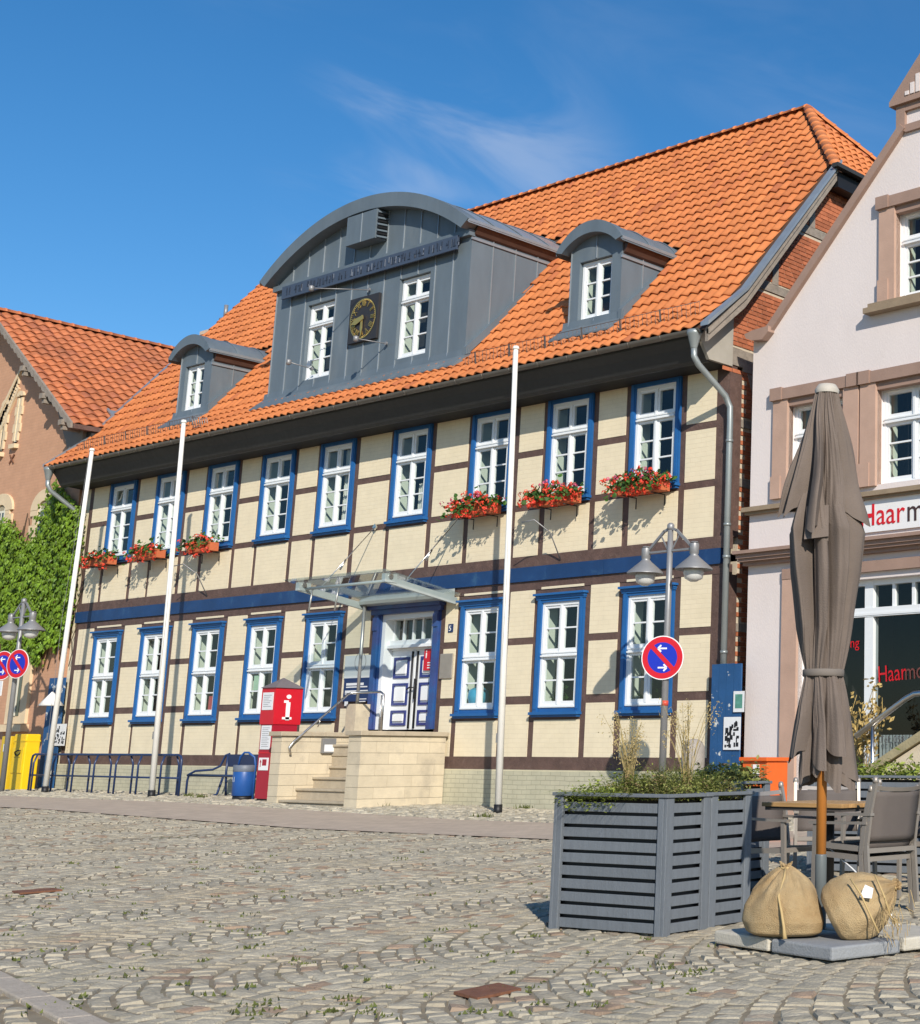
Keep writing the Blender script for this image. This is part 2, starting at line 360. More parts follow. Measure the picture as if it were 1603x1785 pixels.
# ------------------------------------------------------------------ ground
def sheet(name, xs, ys, m, dz=0.0, parent=None):
    b = MB()
    for y in ys:
        for x in xs: b.v.append((x, y, gz(x, y) + dz))
    n = len(xs)
    for j in range(len(ys) - 1):
        for i in range(n - 1): b.face((j * n + i, j * n + i + 1, (j + 1) * n + i + 1, (j + 1) * n + i))
    return b.build(name, m, parent)
M_dirt = mat('joint_sand', (.25, .205, .14), .95, .3, 5, .4, 30, col2=(.15, .16, .06), fac2=(.55, .7), scale2=1.6)
M_cob = mat('granite_cobble', (.365, .325, .248), .85, .16, 14, .5, 60, rand=.15, col2=(.33, .27, .185), fac2=(.5, .75), scale2=.9, pick=((.30, .215, .15), .10))
M_cobr = mat('fieldstone_cobble', (.40, .36, .28), .85, .2, 10, .6, 50, rand=.25)
M_pav = brick_mat('red_clinker_paving', (.46, .37, .29), (.50, .405, .32), (.40, .335, .26), .2, .1, .008, 'XY', bump=.5, rough=.8, var=.14)
M_kerb = mat('granite_kerb', (.44, .375, .30), .85, .16, 14, .5, 60)
M_rust = mat('rusted_iron', (.20, .085, .045), .7, .3, 12, .3, 40)
xs = [-400, -120, -60] + [-40 + 2 * i for i in range(36)] + [60, 120, 400]
ys = [-400, -120, -60, -40] + [-30 + 2 * i for i in range(19)] + [20, 60, 120, 400]
ground = structure(sheet('ground', xs, ys, M_dirt, -.012))
lane = structure(sheet('paved_lane', [-60, -40, -24, -17, -11, -7, -3, 2, 7, 14, 20, 60], [-5.6, -4.2, -2.85], M_pav, .012))

def stone_verts(cx, cy, ang, w, l, h, r):
    """one cobble: worn, slightly domed block; returns 13 vertices relative to the ground at z 0"""
    c, s = math.cos(ang), math.sin(ang); vs = []
    for (ins, z) in ((0.0, -.03), (.0, h - .022), (.16, h - .004)):
        for (i, j) in ((-1, -1), (1, -1), (1, 1), (-1, 1)):
            a = i * (w / 2) * (1 - ins + r[(i + 1) // 2]) ; b = j * (l / 2) * (1 - ins + r[2 + (j + 1) // 2])
            vs.append((cx + a * c - b * s, cy + a * s + b * c, z + r[4] * i + r[5] * j))
    vs.append((cx, cy, h + .003))
    return vs
STF = [(0, 1, 5, 4), (1, 2, 6, 5), (2, 3, 7, 6), (3, 0, 4, 7), (4, 5, 9, 8), (5, 6, 10, 9), (6, 7, 11, 10), (7, 4, 8, 11), (8, 9, 12), (9, 10, 12), (10, 11, 12), (11, 8, 12)]
def jit(a): return [uni(-a, a) for _ in range(4)] + [uni(-.005, .005), uni(-.005, .005)]
stones = []
BW, PITCH, SAG = 1.75, .128, .40
def in_view(x, y, m=60):
    px, py, d = project((x, y, gz(x, y))); return d > 0 and -m < px < 1603 + m and py < 1785 + m, d
KA, KB = Vector((7.3, -14.73)), Vector((10.9, -15.55)); KD = (KB - KA).normalized(); KN = Vector((-KD.y, KD.x))
for k in range(-18, 8):
    xc = 4.80 + BW * k
    for i in range(130):
        y0 = -17.5 + i * PITCH
        ns = 14
        for q in range(ns):
            t = (q + .5 + (.5 if i % 2 else 0) - .25) / ns * 2 - 1
            x = xc + t * BW / 2; y = y0 - SAG * (1 - t * t)
            if y > -5.66 or y < -17.3: continue
            ok, d = in_view(x, y)
            if not ok: continue
            kd = (Vector((x, y)) - KA).dot(KN)
            if -.15 < kd < .03 and x > 6: continue
            slope = math.atan2(SAG * 2 * t * 2 / BW, 1.0)
            stones.append((d, x + uni(-.006, .006), y + uni(-.006, .006), slope + uni(-.06, .06), BW / ns * math.sqrt(1 + math.tan(slope) ** 2) * uni(.90, .97), PITCH * math.cos(slope) * uni(.87, .96), uni(.003, .013)))
for i in range(int((4.5 + 25) / .135)):
    for j in range(22):
        x = -25 + i * .135 + uni(-.03, .03); y = -2.78 + j * .125 + uni(-.03, .03)
        ok, d = in_view(x, y)
        if ok and y < -.07 and not (-9.8 < x < -6.95 and y > -1.98): stones.append((d, x, y, uni(-.5, .5), uni(.09, .135), uni(.09, .13), uni(.008, .035)))
stones.sort()
square = structure(sheet('cobbled_square', xs[3:-3], [-30 + 2 * i for i in range(12)] + [-6.4, -5.63], M_dirt, .0))
VAR = []
for q in range(8):
    b = MB(); b.add(stone_verts(0, 0, 0, 1, 1, 0, [0] * 6), STF)
    VAR.append(None)
protos = []
for q in range(10):
    w, l = .118, .117; b = MB(); b.add(stone_verts(0, 0, 0, w, l, .012, jit(.05)), STF); protos.append(b.mesh('cobble', M_cob))
NEAR = 300
for (d, x, y, a, w, l, h) in stones[:NEAR]:
    o = bpy.data.objects.new('cobble', random.choice(protos)); COL.objects.link(o); o.parent = square
    o.location = (x, y, gz(x, y) + h - .012 + .004); o.rotation_euler[2] = a; o.scale = (w / .118, l / .117, 1)
bv, bf, cv, cf = [], [], [], []
for (d, x, y, a, w, l, h) in stones[NEAR:]:
    V_, F_ = (bv, bf) if y < -4 else (cv, cf)
    n = len(V_); z = gz(x, y) + .004
    V_ += [(p[0], p[1], p[2] + z) for p in stone_verts(x, y, a, w, l, h, jit(.06))]
    F_ += [tuple(n + i for i in f) for f in STF]
for nm, V_, F_, m in (('cobble_field', bv, bf, M_cob), ('cobble_verge', cv, cf, M_cobr)):
    me = bpy.data.meshes.new(nm); me.from_pydata(V_, [], F_); me.materials.append(m); me.update()
    o = bpy.data.objects.new(nm, me); COL.objects.link(o); o.parent = square; stuff(o)
print('stones', len(stones))
# granite kerb line crossing the square, laid in separate lengths
t = -.4
kerb = structure(bpy.data.objects.new('kerb', None)); COL.objects.link(kerb)
while t < 4.2:
    ln = uni(.7, 1.0); p = KA + KD * t; q = KA + KD * (t + ln - .012)
    z0, z1 = gz(p.x, p.y) + .012, gz(q.x, q.y) + .012
    MB().bar((p.x - KN.x * .06, p.y - KN.y * .06, z0 - .05), (q.x - KN.x * .06, q.y - KN.y * .06, z1 - .05), .145, .12).build('kerb_stone', M_kerb, kerb, bevel=.008); t += ln
# iron covers let into the paving
def cover(corners, label):
    P = [onG(*c) for c in corners]; b = MB(); n = len(P)
    c = sum(P, Vector()) / n
    b.add([p + Vector((0, 0, .012)) for p in P] + [p + Vector((0, 0, .026)) for p in P], [(3, 2, 1, 0), (4, 5, 6, 7), (0, 1, 5, 4), (1, 2, 6, 5), (2, 3, 7, 6), (3, 0, 4, 7)])
    return tag(b.build('iron_cover', M_rust), label, 'cover', 'iron covers in the square')
cover([(790, 1738), (832, 1749), (908, 1732), (868, 1722)], 'rusty iron cover plate in the cobbles in front of the planter')
cover([(20, 1558), (34, 1562), (108, 1556), (92, 1553)], 'thin rusty iron strip in the cobbles by the kerb line')
# weeds in the joints
M_weed = mat('joint_weeds', (.12, .14, .035), .7, .3, 6, rand=.4, trans=.25)
b = MB()
def tuft(b, x, y, n, hh, sp):
    for _ in range(n):
        a = uni(0, 6.283); r = abs(random.gauss(0, sp)); px, py = x + math.cos(a) * r, y + math.sin(a) * r; z = gz(px, py) + .01
        h = hh * uni(.5, 1.2); a2 = uni(0, 6.283); w = uni(.006, .014); dx, dy = math.cos(a2) * w, math.sin(a2) * w; lx, ly = uni(-.6, .6) * h, uni(-.6, .6) * h
        b.add([(px - dx, py - dy, z), (px + dx, py + dy, z), (px + lx + dx * .3, py + ly + dy * .3, z + h)], [(0, 1, 2)])
for _ in range(150):
    px, py = uni(0, 1250), 1480 + 300 * rnd() ** 1.0
    p = onG(px, py); tuft(b, p.x, p.y, random.randint(3, 8), .022, .04)
for px, py in [(440, 1775), (455, 1760), (570, 1770), (640, 1765), (600, 1750), (435, 1650), (520, 1690), (350, 1520), (450, 1518), (120, 1505), (160, 1560), (700, 1500), (1180, 1690), (1210, 1700)] * 2:
    p = onG(px + uni(-12, 12), py + uni(-6, 6)); tuft(b, p.x, p.y, 9, .022, .06)
for px, py in [(818, 1398), (845, 1427), (915, 1412), (930, 1410), (700, 1404), (735, 1398), (660, 1408), (330, 1390), (350, 1392)]:
    p = onG(px, py); tuft(b, p.x, p.y, 80, .09, .1)
wd = tag(b.build('joint_weeds', M_weed), 'green weeds and moss growing in the cobble joints', 'weeds'); stuff(wd)

# ------------------------------------------------------------------ town hall
TH = thing('town_hall', 'long half-timbered town hall with cream panels, blue windows and orange tiled roof', 'building')
XL, XR = -21.81, 0.0
WC = [-20.15, -17.95, -15.70, -13.48, -11.27, -8.71, -6.20, -3.99, -1.76]      # window axes
PAN = [(-21.62, -20.88), (-19.40, -18.66), (-17.20, -16.44), (-14.96, -14.20), (-12.74, -12.00), (-10.50, -9.44), (-7.96, -6.94), (-5.42, -4.74), (-3.24, -2.52), (-1.01, -.30)]
HALF = .60
def beam(x0, x1, z0, z1, name='post', y0=0.0, y1=.17, m=None): return box(name, x0, x1, y0, y1, z0, z1, m or M_timber, TH)
def panel(x0, x1, z0, z1): return box('infill_panel', x0, x1, -.010 - uni(0, .004), .15, z0, z1, M_cream, TH)
# plinth and horizontal timbers
box('plinth', XL, XR, -.06, .3, -.4, .64, M_plinth, TH); box('plinth_cap', XL, XR, -.062, .0, .6405, .668, mat('plinth_cap_paint', (.62, .57, .4), .7), TH)
ZS = [(.67, .90, 'sill_beam'), (3.96, 4.13, 'head_beam'), (4.40, 4.61, 'upper_sill_beam'), (7.56, 7.80, 'wall_plate')]
for z0, z1, nm in ZS: beam(XL, XR, z0, z1, nm, -.014 if nm != 'upper_sill_beam' else -.03)
bandx = [XL] + [-18.9, -15.2, -11.4, -7.6, -4.4, -2.9] + [-.1]
for i in range(len(bandx) - 1): box('blue_band_board', bandx[i] + .004, bandx[i + 1] - .004, -.05, .16, 4.1305, 4.3995, M_dblue, TH)
beam(XL, PAN[0][0], .90, 3.96, 'corner_post', -.006); beam(XL, PAN[0][0], 4.61, 7.56, 'corner_post', -.006)
beam(PAN[-1][1], XR - .001, .90, 3.96, 'corner_post', -.006, .30); beam(PAN[-1][1], XR - .001, 4.61, 7.56, 'corner_post', -.006, .30)
DX0, DX1 = -9.56, -7.44           # doorway
for lo in (True, False):
    za, zb = (.90, 3.96) if lo else (4.61, 7.56)
    rails = [(1.85, 2.0), (2.95, 3.08)] if lo else [(5.49, 5.62), (6.53, 6.66)]
    for i, (a, b_) in enumerate(PAN):
        if lo and i == 5: b_ = -9.70
        if lo and i == 6: a = -7.30
        zz = [za] + [v for r in rails for v in r] + [zb]
        for k in range(0, len(zz), 2): panel(a, b_, zz[k], zz[k + 1])
        for r in rails: beam(a, b_, r[0], r[1], 'rail', -.002)
    for w, xc in enumerate(WC):
        a, b_ = xc - HALF, xc + HALF
        L0 = PAN[w][1]; R0 = PAN[w + 1][0]
        if lo and w == 5:
            beam(-9.70, DX0 + .02, za, zb, 'post'); beam(DX1 - .02, -7.30, za, zb, 'post'); continue
        beam(L0, a, za, zb, 'post'); beam(b_, R0, za, zb, 'post')
        if lo:
            panel(a, b_, .90, 1.56); beam(a, b_, 1.56, 1.70, 'window_rail', -.001); beam(a, b_, 3.72, 3.955, 'window_head', -.003)
            box('cream_strip', a + .03, b_ - .03, -.02, .1, 3.957, 4.00, M_cream, TH)
        else:
            panel(a, b_, 4.61, 5.49); beam(a, b_, 5.49, 5.66, 'window_rail', -.001)

def window(parent, xc, z0, z1, hw, rows_up, rows_lo, ztr, y=0.0, blue=None, reveal=True, cols=2, name='window', whitem=None):
    """casement window: white casing with mullion, transom at ztr, separate panes; blue = surround style"""
    wm = whitem or M_white
    x0, x1 = xc - hw, xc + hw
    b = MB()
    if blue:
        bw = .112
        b.box(x0 - bw, x0, y - .05, y + .10, z0 - .07, z1 + .08); b.box(x1, x1 + bw, y - .05, y + .10, z0 - .07, z1 + .08)
        b.box(x0 - bw + .03, x0 - .02, y - .062, y - .049, z0 - .02, z1 + .05); b.box(x1 + .02, x1 + bw - .03, y - .062, y - .049, z0 - .02, z1 + .05)
        b.box(x0 - .0005, x1 + .0005, y - .046, y + .10, z1, z1 + .078)
        b.box(x0 - bw - .02, x1 + bw + .02, y - .13, y + .05, z0 - .12, z0 - .071); b.box(x0 - bw + .01, x1 + bw - .01, y - .09, y + .05, z0 - .16, z0 - .121)
        b.box(x0, x1, y - .02, y + .1, z0 - .07, z0)
        if blue == 'low':
            b.box(x0 - bw - .03, x1 + bw + .03, y - .085, y + .05, z1 + .0805, z1 + .125); b.box(x0 - bw - .06, x1 + bw + .06, y - .13, y + .05, z1 + .1255, z1 + .165); b.box(x0 - bw - .02, x1 + bw + .02, y - .068, y + .05, z1 + .05, z1 + .08)
        w = b.build(name, M_blue, parent)
    else:
        fr = .05
        b.box(x0 - .0, x0 + .002, y, y + .1, z0, z1); w = b.build(name, wm, parent)
    c = MB(); f = .062
    yf, yb = y - .012, y + .07
    c.box(x0, x0 + f, yf, yb, z0, z1); c.box(x1 - f, x1, yf, yb, z0, z1); c.box(x0 + f, x1 - f, yf, yb, z1 - f, z1); c.box(x0 + f, x1 - f, yf, yb, z0, z0 + f)
    c.box(x0 + .03, x1 - .03, yf - .03, yf, z0 + .012, z0 + .04)
    lights = []
    segs = [(z0 + f, z1 - f, rows_lo)]
    if ztr:
        c.box(x0 + f - .02, x1 - f + .02, yf - .012, yb, ztr - .045, ztr + .045); c.box(x0 + f - .03, x1 - f + .03, yf - .04, yf - .011, ztr - .04, ztr - .012); c.box(x0 + f - .03, x1 - f + .03, yf - .028, yf - .012, ztr + .02, ztr + .042)
        segs = [(z0 + f, ztr - .045, rows_lo), (ztr + .045, z1 - f, rows_up)]
    mw_ = .05; ys, ye = y + .006, y + .06; s_ = .045
    for (za, zb, rows) in segs:
        c.box(xc - mw_ / 2, xc + mw_ / 2, yf - .008, yb, za, zb)
        for (xa, xb) in ((x0 + f, xc - mw_ / 2), (xc + mw_ / 2, x1 - f)):
            c.box(xa, xa + s_, ys, ye, za, zb); c.box(xb - s_, xb, ys, ye, za, zb); c.box(xa + s_, xb - s_, ys, ye, zb - s_, zb); c.box(xa + s_, xb - s_, ys, ye, za, za + s_ + .02)
            hz = (zb - s_) - (za + s_ + .02)
            for r in range(rows):
                p0 = za + s_ + .02 + hz * r / rows; p1 = za + s_ + .02 + hz * (r + 1) / rows
                if r: c.box(xa + s_, xb - s_, ys + .004, ye - .006, p0 - .014, p0 + .014)
                lights.append((xa + s_, xb - s_, p0 + (.014 if r else 0), p1 - (.014 if r < rows - 1 else 0)))
    c.build('casing', wm, w)
    for (xa, xb, p0, p1) in lights:
        dy = uni(-.0012, .0012)
        MB().add([(xa, y + .03 + dy, p0), (xb, y + .03 - dy, p0), (xb, y + .03 - dy, p1), (xa, y + .03 + dy, p1)], [(0, 1, 2, 3)]).build('glass_pane', M_glass, w)
    if reveal:
        r = MB(); d = .36; e = .0
        r.box(x0 - .06, x0 + e, y + .07, y + d, z0 - .04, z1 + .04); r.box(x1 - e, x1 + .06, y + .07, y + d, z0 - .04, z1 + .04)
        r.box(x0 + e, x1 - e, y + .07, y + d, z1, z1 + .05); r.box(x0 + e, x1 - e, y + .07, y + d, z0 - .05, z0 + .01)
        r.build('reveal', M_reveal, w)
    return w
def curtain(w, xa, xb, z0, z1, y, amp=.02):
    b = MB(); b.smooth = True; n = 16
    for k in range(n + 1):
        x = xa + (xb - xa) * k / n; yy = y + amp * math.sin(k * 1.9) + amp * .5 * math.sin(k * .8); b.v += [(x, yy, z0), (x + .01 * math.sin(k), yy, z1)]
    for k in range(n): b.face((2 * k, 2 * k + 2, 2 * k + 3, 2 * k + 1))
    return b.build('curtain', mat('white_curtain', (.62, .61, .57), .8, .05, 6), w)
CURT = {4: (.02, .20, 0), 5: (.05, .42, 1), 0: (.10, .26, 0), 2: (-.40, -.22, 0), 7: (.30, .45, 0)}
for w, xc in enumerate(WC):
    ww = window(TH, xc, 5.70, 7.49, .505, 1, 3, 6.90, y=-.0, blue='up')
    if w in CURT: curtain(ww, xc + CURT[w][0], xc + CURT[w][1], 5.72, 7.45 if not CURT[w][2] else 6.4, .17)
    if w != 5: window(TH, xc, 1.77, 3.70, .505, 2, 2, 2.74, y=-.0, blue='low')
# dark rooms behind the windows: floors, ceilings and back wall
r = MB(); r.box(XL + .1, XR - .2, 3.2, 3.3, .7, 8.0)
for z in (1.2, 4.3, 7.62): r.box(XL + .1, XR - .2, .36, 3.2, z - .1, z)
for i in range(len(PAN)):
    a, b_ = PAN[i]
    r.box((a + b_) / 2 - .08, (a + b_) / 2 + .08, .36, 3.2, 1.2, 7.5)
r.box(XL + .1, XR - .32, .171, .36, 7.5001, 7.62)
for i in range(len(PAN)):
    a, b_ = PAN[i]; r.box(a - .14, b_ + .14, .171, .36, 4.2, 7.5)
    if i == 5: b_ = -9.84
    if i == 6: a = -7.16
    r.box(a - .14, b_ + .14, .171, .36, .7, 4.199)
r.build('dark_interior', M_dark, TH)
# things seen behind the glass
for xc, z, lab in ((-1.76, 1.78, 'leafy potted plant inside the ground-floor window behind the lamp post'), (-3.99, 1.78, 'leafy potted plant inside the ground-floor window left of the lamp post')):
    b = MB()
    for _ in range(70):
        x = xc + uni(-.35, .4); zz = z + abs(random.gauss(0, .17)); y = uni(.1, .3); a = uni(0, 6.28); s_ = uni(.03, .07)
        b.add([(x, y, zz), (x + s_ * math.cos(a), y - .02, zz + s_ * .8), (x + s_ * math.cos(a) * 1.8, y, zz + s_ * .3), (x + s_ * .5 * math.cos(a), y + .02, zz - s_ * .3)], [(0, 1, 2, 3)])
    tag(b.build('potted_plant', M_leaf), lab, 'plant', 'potted plants on window sills')
b = MB(); b.lathe([(.05, 0), (.17, .06), (.21, .2), (.19, .34), (.06, .42)], (-6.42, .19, 1.80), 16)
tag(b.build('blue_vase', mat('turquoise_glaze', (.06, .26, .38), .25)), 'round turquoise vase inside the window beside the metal plaque', 'vase')
b = MB(); b.box(-15.52, -15.30, .045, .05, 1.86, 2.20); p_ = b.build('window_poster', mat('poster_red', (.5, .06, .07), .5)); tag(p_, 'small red poster inside the third ground-floor window', 'poster')
b = MB(); b.box(-13.78, -13.52, .045, .05, 1.90, 2.22); p_ = b.build('window_poster', M_black); tag(p_, 'dark photo poster inside the fourth ground-floor window behind the red pillar', 'poster')
b = MB(); b.box(-13.80, -13.52, .045, .05, 2.30, 2.62); p_ = b.build('window_notice', mat('pale_green_paper', (.45, .62, .45), .6)); tag(p_, 'pale green notice inside the fourth ground-floor window', 'notice')

# ---- entrance door with blue surround
DC = (DX0 + DX1) / 2
d = MB(); zf = 1.42
d.box(DX0, DX0 + .1995, -.01, .14, zf, 3.72); d.box(DX1 - .1995, DX1, -.01, .14, zf, 3.72); d.box(DX0 + .03, DX0 + .17, -.06, -.0105, zf, 3.72); d.box(DX1 - .17, DX1 - .03, -.06, -.0105, zf, 3.72); d.box(DX0 - .05, DX1 + .05, -.08, .14, 3.7205, 3.82); d.box(DX0 - .10, DX1 + .10, -.15, .12, 3.8205, 3.90); d.box(DX0 - .07, DX1 + .07, -.11, .12, 3.9005, 3.94)
for x in (DX0 + .03, DX1 - .17):
    d.box(x, x + .14, -.085, -.061, zf, zf + .25); d.box(x, x + .14, -.085, -.061, 3.40, 3.66)
door = d.build('door', mat('violet_blue_paint', (.045, .068, .21), .4, .15, 3, col2=(.022, .10, .28), fac2=(.45, .6), scale2=1.2), TH)
c = MB(); xa, xb = DX0 + .20, DX1 - .20
c.box(xa, xa + .10, .04, .4, zf, 3.72); c.box(xb - .10, xb, .04, .4, zf, 3.72); c.box(xa + .1, xb - .1, .04, .4, 3.62, 3.7195)
c.box(xa + .1, xb - .1, .16, .34, 3.10, 3.20); c.box(xa + .05, xb - .05, .10, .34, 3.0405, 3.10); c.box(xa + .08, xb - .08, .22, .34, 3.0, 3.04)
for k in range(6):
    x = xa + .1 + (xb - xa - .2) * k / 5; c.box(x - .022, x + .022, .26, .32, 3.20, 3.62)
c.build('door_frame', M_white, door)
for k in range(5):
    x = xa + .1 + (xb - xa - .2) * k / 5; w_ = (xb - xa - .2) / 5
    MB().add([(x + .022, .29, 3.2), (x + w_ - .022, .29, 3.2), (x + w_ - .022, .29, 3.62), (x + .022, .29, 3.62)], [(0, 1, 2, 3)]).build('glass_pane', M_glass, door)
for s_ in (-1, 1):
    lx0, lx1 = (xa + .10, DC - .012) if s_ < 0 else (DC + .012, xb - .10)
    lf = MB(); lf.box(lx0, lx1, .26, .31, zf, 3.0)
    leaf = lf.build('door_leaf', M_white, door)
    px0, px1 = (lx0 + .09, lx1 - .17) if s_ < 0 else (lx0 + .17, lx1 - .09)
    for (q0, q1) in ((1.5, 1.82), (1.93, 2.36), (2.46, 2.72), (2.80, 2.98)) if False else ((1.50, 1.80), (1.90, 2.34), (2.44, 2.86)):
        pm = MB(); pf = MB()
        for (u0, u1, v0, v1) in ((px0, px1, q0, q0 + .05), (px0, px1, q1 - .05, q1), (px0, px0 + .05, q0 + .05, q1 - .05), (px1 - .05, px1, q0 + .05, q1 - .05)): pm.box(u0, u1, .235, .2595, v0, v1)
        pf.box(px0 + .09, px1 - .09, .225, .2595, q0 + .09, q1 - .09)
        pm.build('panel_moulding', mat('door_moulding_violet', (.03, .045, .19), .4), leaf); pf.build('raised_panel', M_white, leaf)
    cl = MB(); cxm = lx1 - .07 if s_ < 0 else lx0 + .07; cl.tube([(cxm, .245, zf + .02), (cxm, .245, 2.97)], .022, 8); cl.build('door_stile', M_black, leaf)
h = MB(); h.tube([(DC + .09, .2, 2.02), (DC + .09, .2, 2.42)], .016, 6); h.tube([(DC + .09, .2, 2.24), (DC - .02, .17, 2.25), (DC - .12, .17, 2.2)], .014, 6); h.box(DC + .07, DC + .11, .2, .235, 2.05, 2.4); h.build('door_handle', M_black, door)
box('vestibule', xa, xb, .42, .5, zf, 3.72, M_dark, door)
# ---- eaves: fascia, soffit cove, gutter, downpipes
EY, EZ, KY, KZ, RY, RZ = -.98, 8.05, 0.0, 8.90, 4.70, 14.68       # eave, kink (sprocket), ridge
VX0, VX1 = -22.32, .20
prof = [(-.50, 7.56), (-.56, 7.555), (-.62, 7.60), (-.74, 7.80), (-.85, 7.93), (-.87, 8.02), (.3, 8.6), (.3, 7.95), (-.50, 7.70)]
MB().prism(prof, 'X', VX0 + .12, -.03).build('eaves_box', M_fascia, TH)
MB().prism([(-.499, 7.60), (-.499, 7.70), (.0, 7.80), (.0, 7.565)], 'X', VX0 + .13, -.031).build('soffit', mat('shade_black_soffit', (.02, .018, .017), .7), TH)  # soffit coloured near black: the deep shade under the eaves is in the colour
MB().prism([(-.86, 7.94), (-.60, 7.58), (.0, 7.58), (.0, 8.58), (-.40, 8.44), (-.86, 8.06)], 'X', -.0295, .035).build('eaves_end', mat('pale_eaves_board', (.36, .33, .28), .8), TH)
g = MB(); g.smooth = True; n = 9
for j, (ro, s_) in enumerate(((.078, 1), (.070, 1))):
    for X in (VX0 + .02, VX1 - .06):
        for k in range(n + 1):
            a = math.pi + math.pi * k / n; g.v.append((X, EY + .045 + ro * math.cos(a), EZ - .02 + ro * math.sin(a)))
for j in range(2):
    o_ = j * 2 * (n + 1)
    for k in range(n): g.face((o_ + k, o_ + k + 1, o_ + n + 2 + k, o_ + n + 1 + k))
gut = g.build('gutter', mat('gutter_zinc', (.17, .155, .135), .45, .15, 3, metal=.4), TH)
gb = MB(); x = VX0 + .5
while x < VX1 - .2:
    gb.tube([(x, EY + .045 + .082 * math.cos(math.pi + math.pi * k / 6), EZ - .02 + .082 * math.sin(math.pi + math.pi * k / 6)) for k in range(7)], .008, 5); x += .78
build_each(gb, 'gutter_bracket', MATS['gutter_zinc'], gut)
def downpipe(x, xw, sgn, zbot):
    b = MB(); b.lathe([(.05, -.33), (.06, -.30), (.115, -.09), (.13, -.06), (.13, .0)], (x, EY + .05, EZ - .03), 14)
    pts = [(x, EY + .05, EZ - .3), (x, EY + .06, EZ - .48), (x + .05 * sgn, EY + .12, EZ - .62), (xw - .06 * sgn, -.17, 7.02), (xw, -.11, 6.82), (xw, -.10, 6.6), (xw, -.10, zbot)]
    b.tube(pts, .055, 12)
    for z in [q for q in (6.2, 4.75, 4.2, 2.6) if q > zbot]: b.lathe([(.066, 0), (.066, .05)], (xw, -.10, z), 12)
    return b.build('downpipe', mat('downpipe_zinc', (.30, .33, .33), .38, .12, 3, metal=.45), TH)
downpipe(-.02, .10, 1, .3); downpipe(-22.2, -22.12, 1, 5.4)
# ---- soffit lights
b = MB()
for x in (-7.6, -5.3, -2.9, -10.1, -12.5): b.disc((x, -.55, 7.655), (0, .12, -1), .07, .02, 14)
build_each(b, 'soffit_light', mat('soffit_lamp_glass', (.55, .55, .55), .3), TH)

# ---- roof deck and clay tiles
deck = MB()
off = -.03
deck.add([(VX0, EY + .05, EZ + off), (VX1, EY + .05, EZ + off), (VX1, KY, KZ + off), (VX0, KY, KZ + off)], [(0, 1, 2, 3)])
HY, HZ, HX = 2.60, 8.90 + 1.2298 * 2.60 - 0, .34     # foot of the half-hip
S = (RZ - KZ) / (RY - KY); HZ = KZ + S * HY
RXE = -2.18
deck.add([(VX0, KY, KZ + off), (VX1, KY, KZ + off), (VX1, HY, HZ + off), (RXE, RY, RZ + off), (VX0, RY, RZ + off)], [(0, 1, 2, 3, 4)])
BYE = 2 * RY - EY
deck.add([(VX0, RY, RZ + off), (RXE, RY, RZ + off), (VX1, 2 * RY - HY, HZ + off), (VX1, BYE, EZ + off), (VX0, BYE, EZ + off)], [(0, 1, 2, 3, 4)])
deck.add([(RXE, RY, RZ + off), (VX1, HY, HZ + off), (VX1, 2 * RY - HY, HZ + off)], [(0, 1, 2)])
roof = deck.build('roof', mat('roof_deck', (.10, .05, .03), .9), TH)
def tile_mesh(W, Ln, m, name='roof_tile'):
    """S-shaped pantile: local x across, y up the slope, z off the slope"""
    prof = []
    nseg = 8
    for i in range(nseg + 1):
        t = i / nseg
        z = .030 * math.sin(2 * math.pi * (t * 1.02 - .16)) + (.012 if t > .55 else 0) * math.sin(math.pi * min(max((t - .55) / .45, 0), 1))
        prof.append((W * 1.06 * (t - .5), z))
    b = MB(); b.smooth = True
    def row(y, dz): 
        n = len(b.v); b.v += [(x, y, z + dz) for x, z in prof]; return n
    lift = .042
    a = row(-.035, lift - .018); c = row(-.035, lift); d_ = row(Ln * .5, lift * .52); e = row(Ln + .03, .002)
    for p, q in ((a, c), (c, d_), (d_, e)):
        b.smooth = p != a
        for i in range(nseg): b.face((p + i, p + i + 1, q + i + 1, q + i))
    me = bpy.data.meshes.new(name); me.from_pydata(b.v, [], b.f); me.materials.append(m); me.update()
    me.polygons.foreach_set('use_smooth', b.sm)
    return me
TW, TL = .245, .335
tile_me = tile_mesh(TW, TL, M_tile)
TP = []       # (depth, matrix)
def tile_plane(org, ux, uy, keep, W=TW, Ln=TL, flip=False):
    """rows of tiles on the plane spanned by ux (along eaves) and uy (up the slope)"""
    ux = Vector(ux).normalized(); uy = Vector(uy).normalized(); uz = ux.cross(uy)
    out = []
    for (i, j) in keep:
        p = Vector(org) + ux * ((i + .5) * W) + uy * (j * Ln)
        jt = uni(-.004, .004)
        m = Matrix((( ux.x, uy.x, uz.x, p.x), (ux.y, uy.y, uz.y, p.y + jt), (ux.z, uy.z, uz.z, p.z + uni(-.003, .003)), (0, 0, 0, 1))) @ Matrix.Rotation(uni(-.012, .012), 4, 'Z') @ Matrix.Rotation(uni(-.012, .012), 4, 'X')
        out.append((project(p)[2], m))
    return out
DORM = [(-13.97, -7.07, -.15, 11.62, 12.86, -14.30, -6.88), (-4.16, -2.76, -.06, 10.42, 10.90, -4.38, -2.58), (-18.08, -16.68, -.02, 10.42, 10.90, -18.36, -16.52)]
def in_dormer(x, y, z):
    for (a, b_, yf, zs, zc, ax, bx) in DORM:
        if a + .05 < x < b_ - .05 and y > yf + .05:
            t = (x - (a + b_) / 2) / ((bx - ax) / 2); 
            if z < zs + (zc - zs) * (1 - t * t) + .05: return True
    return False
ncol = int((VX1 - VX0) / TW)
l1 = math.hypot(KY - EY, KZ - EZ); n1_ = int(round(l1 / TL)); TL1 = l1 / n1_
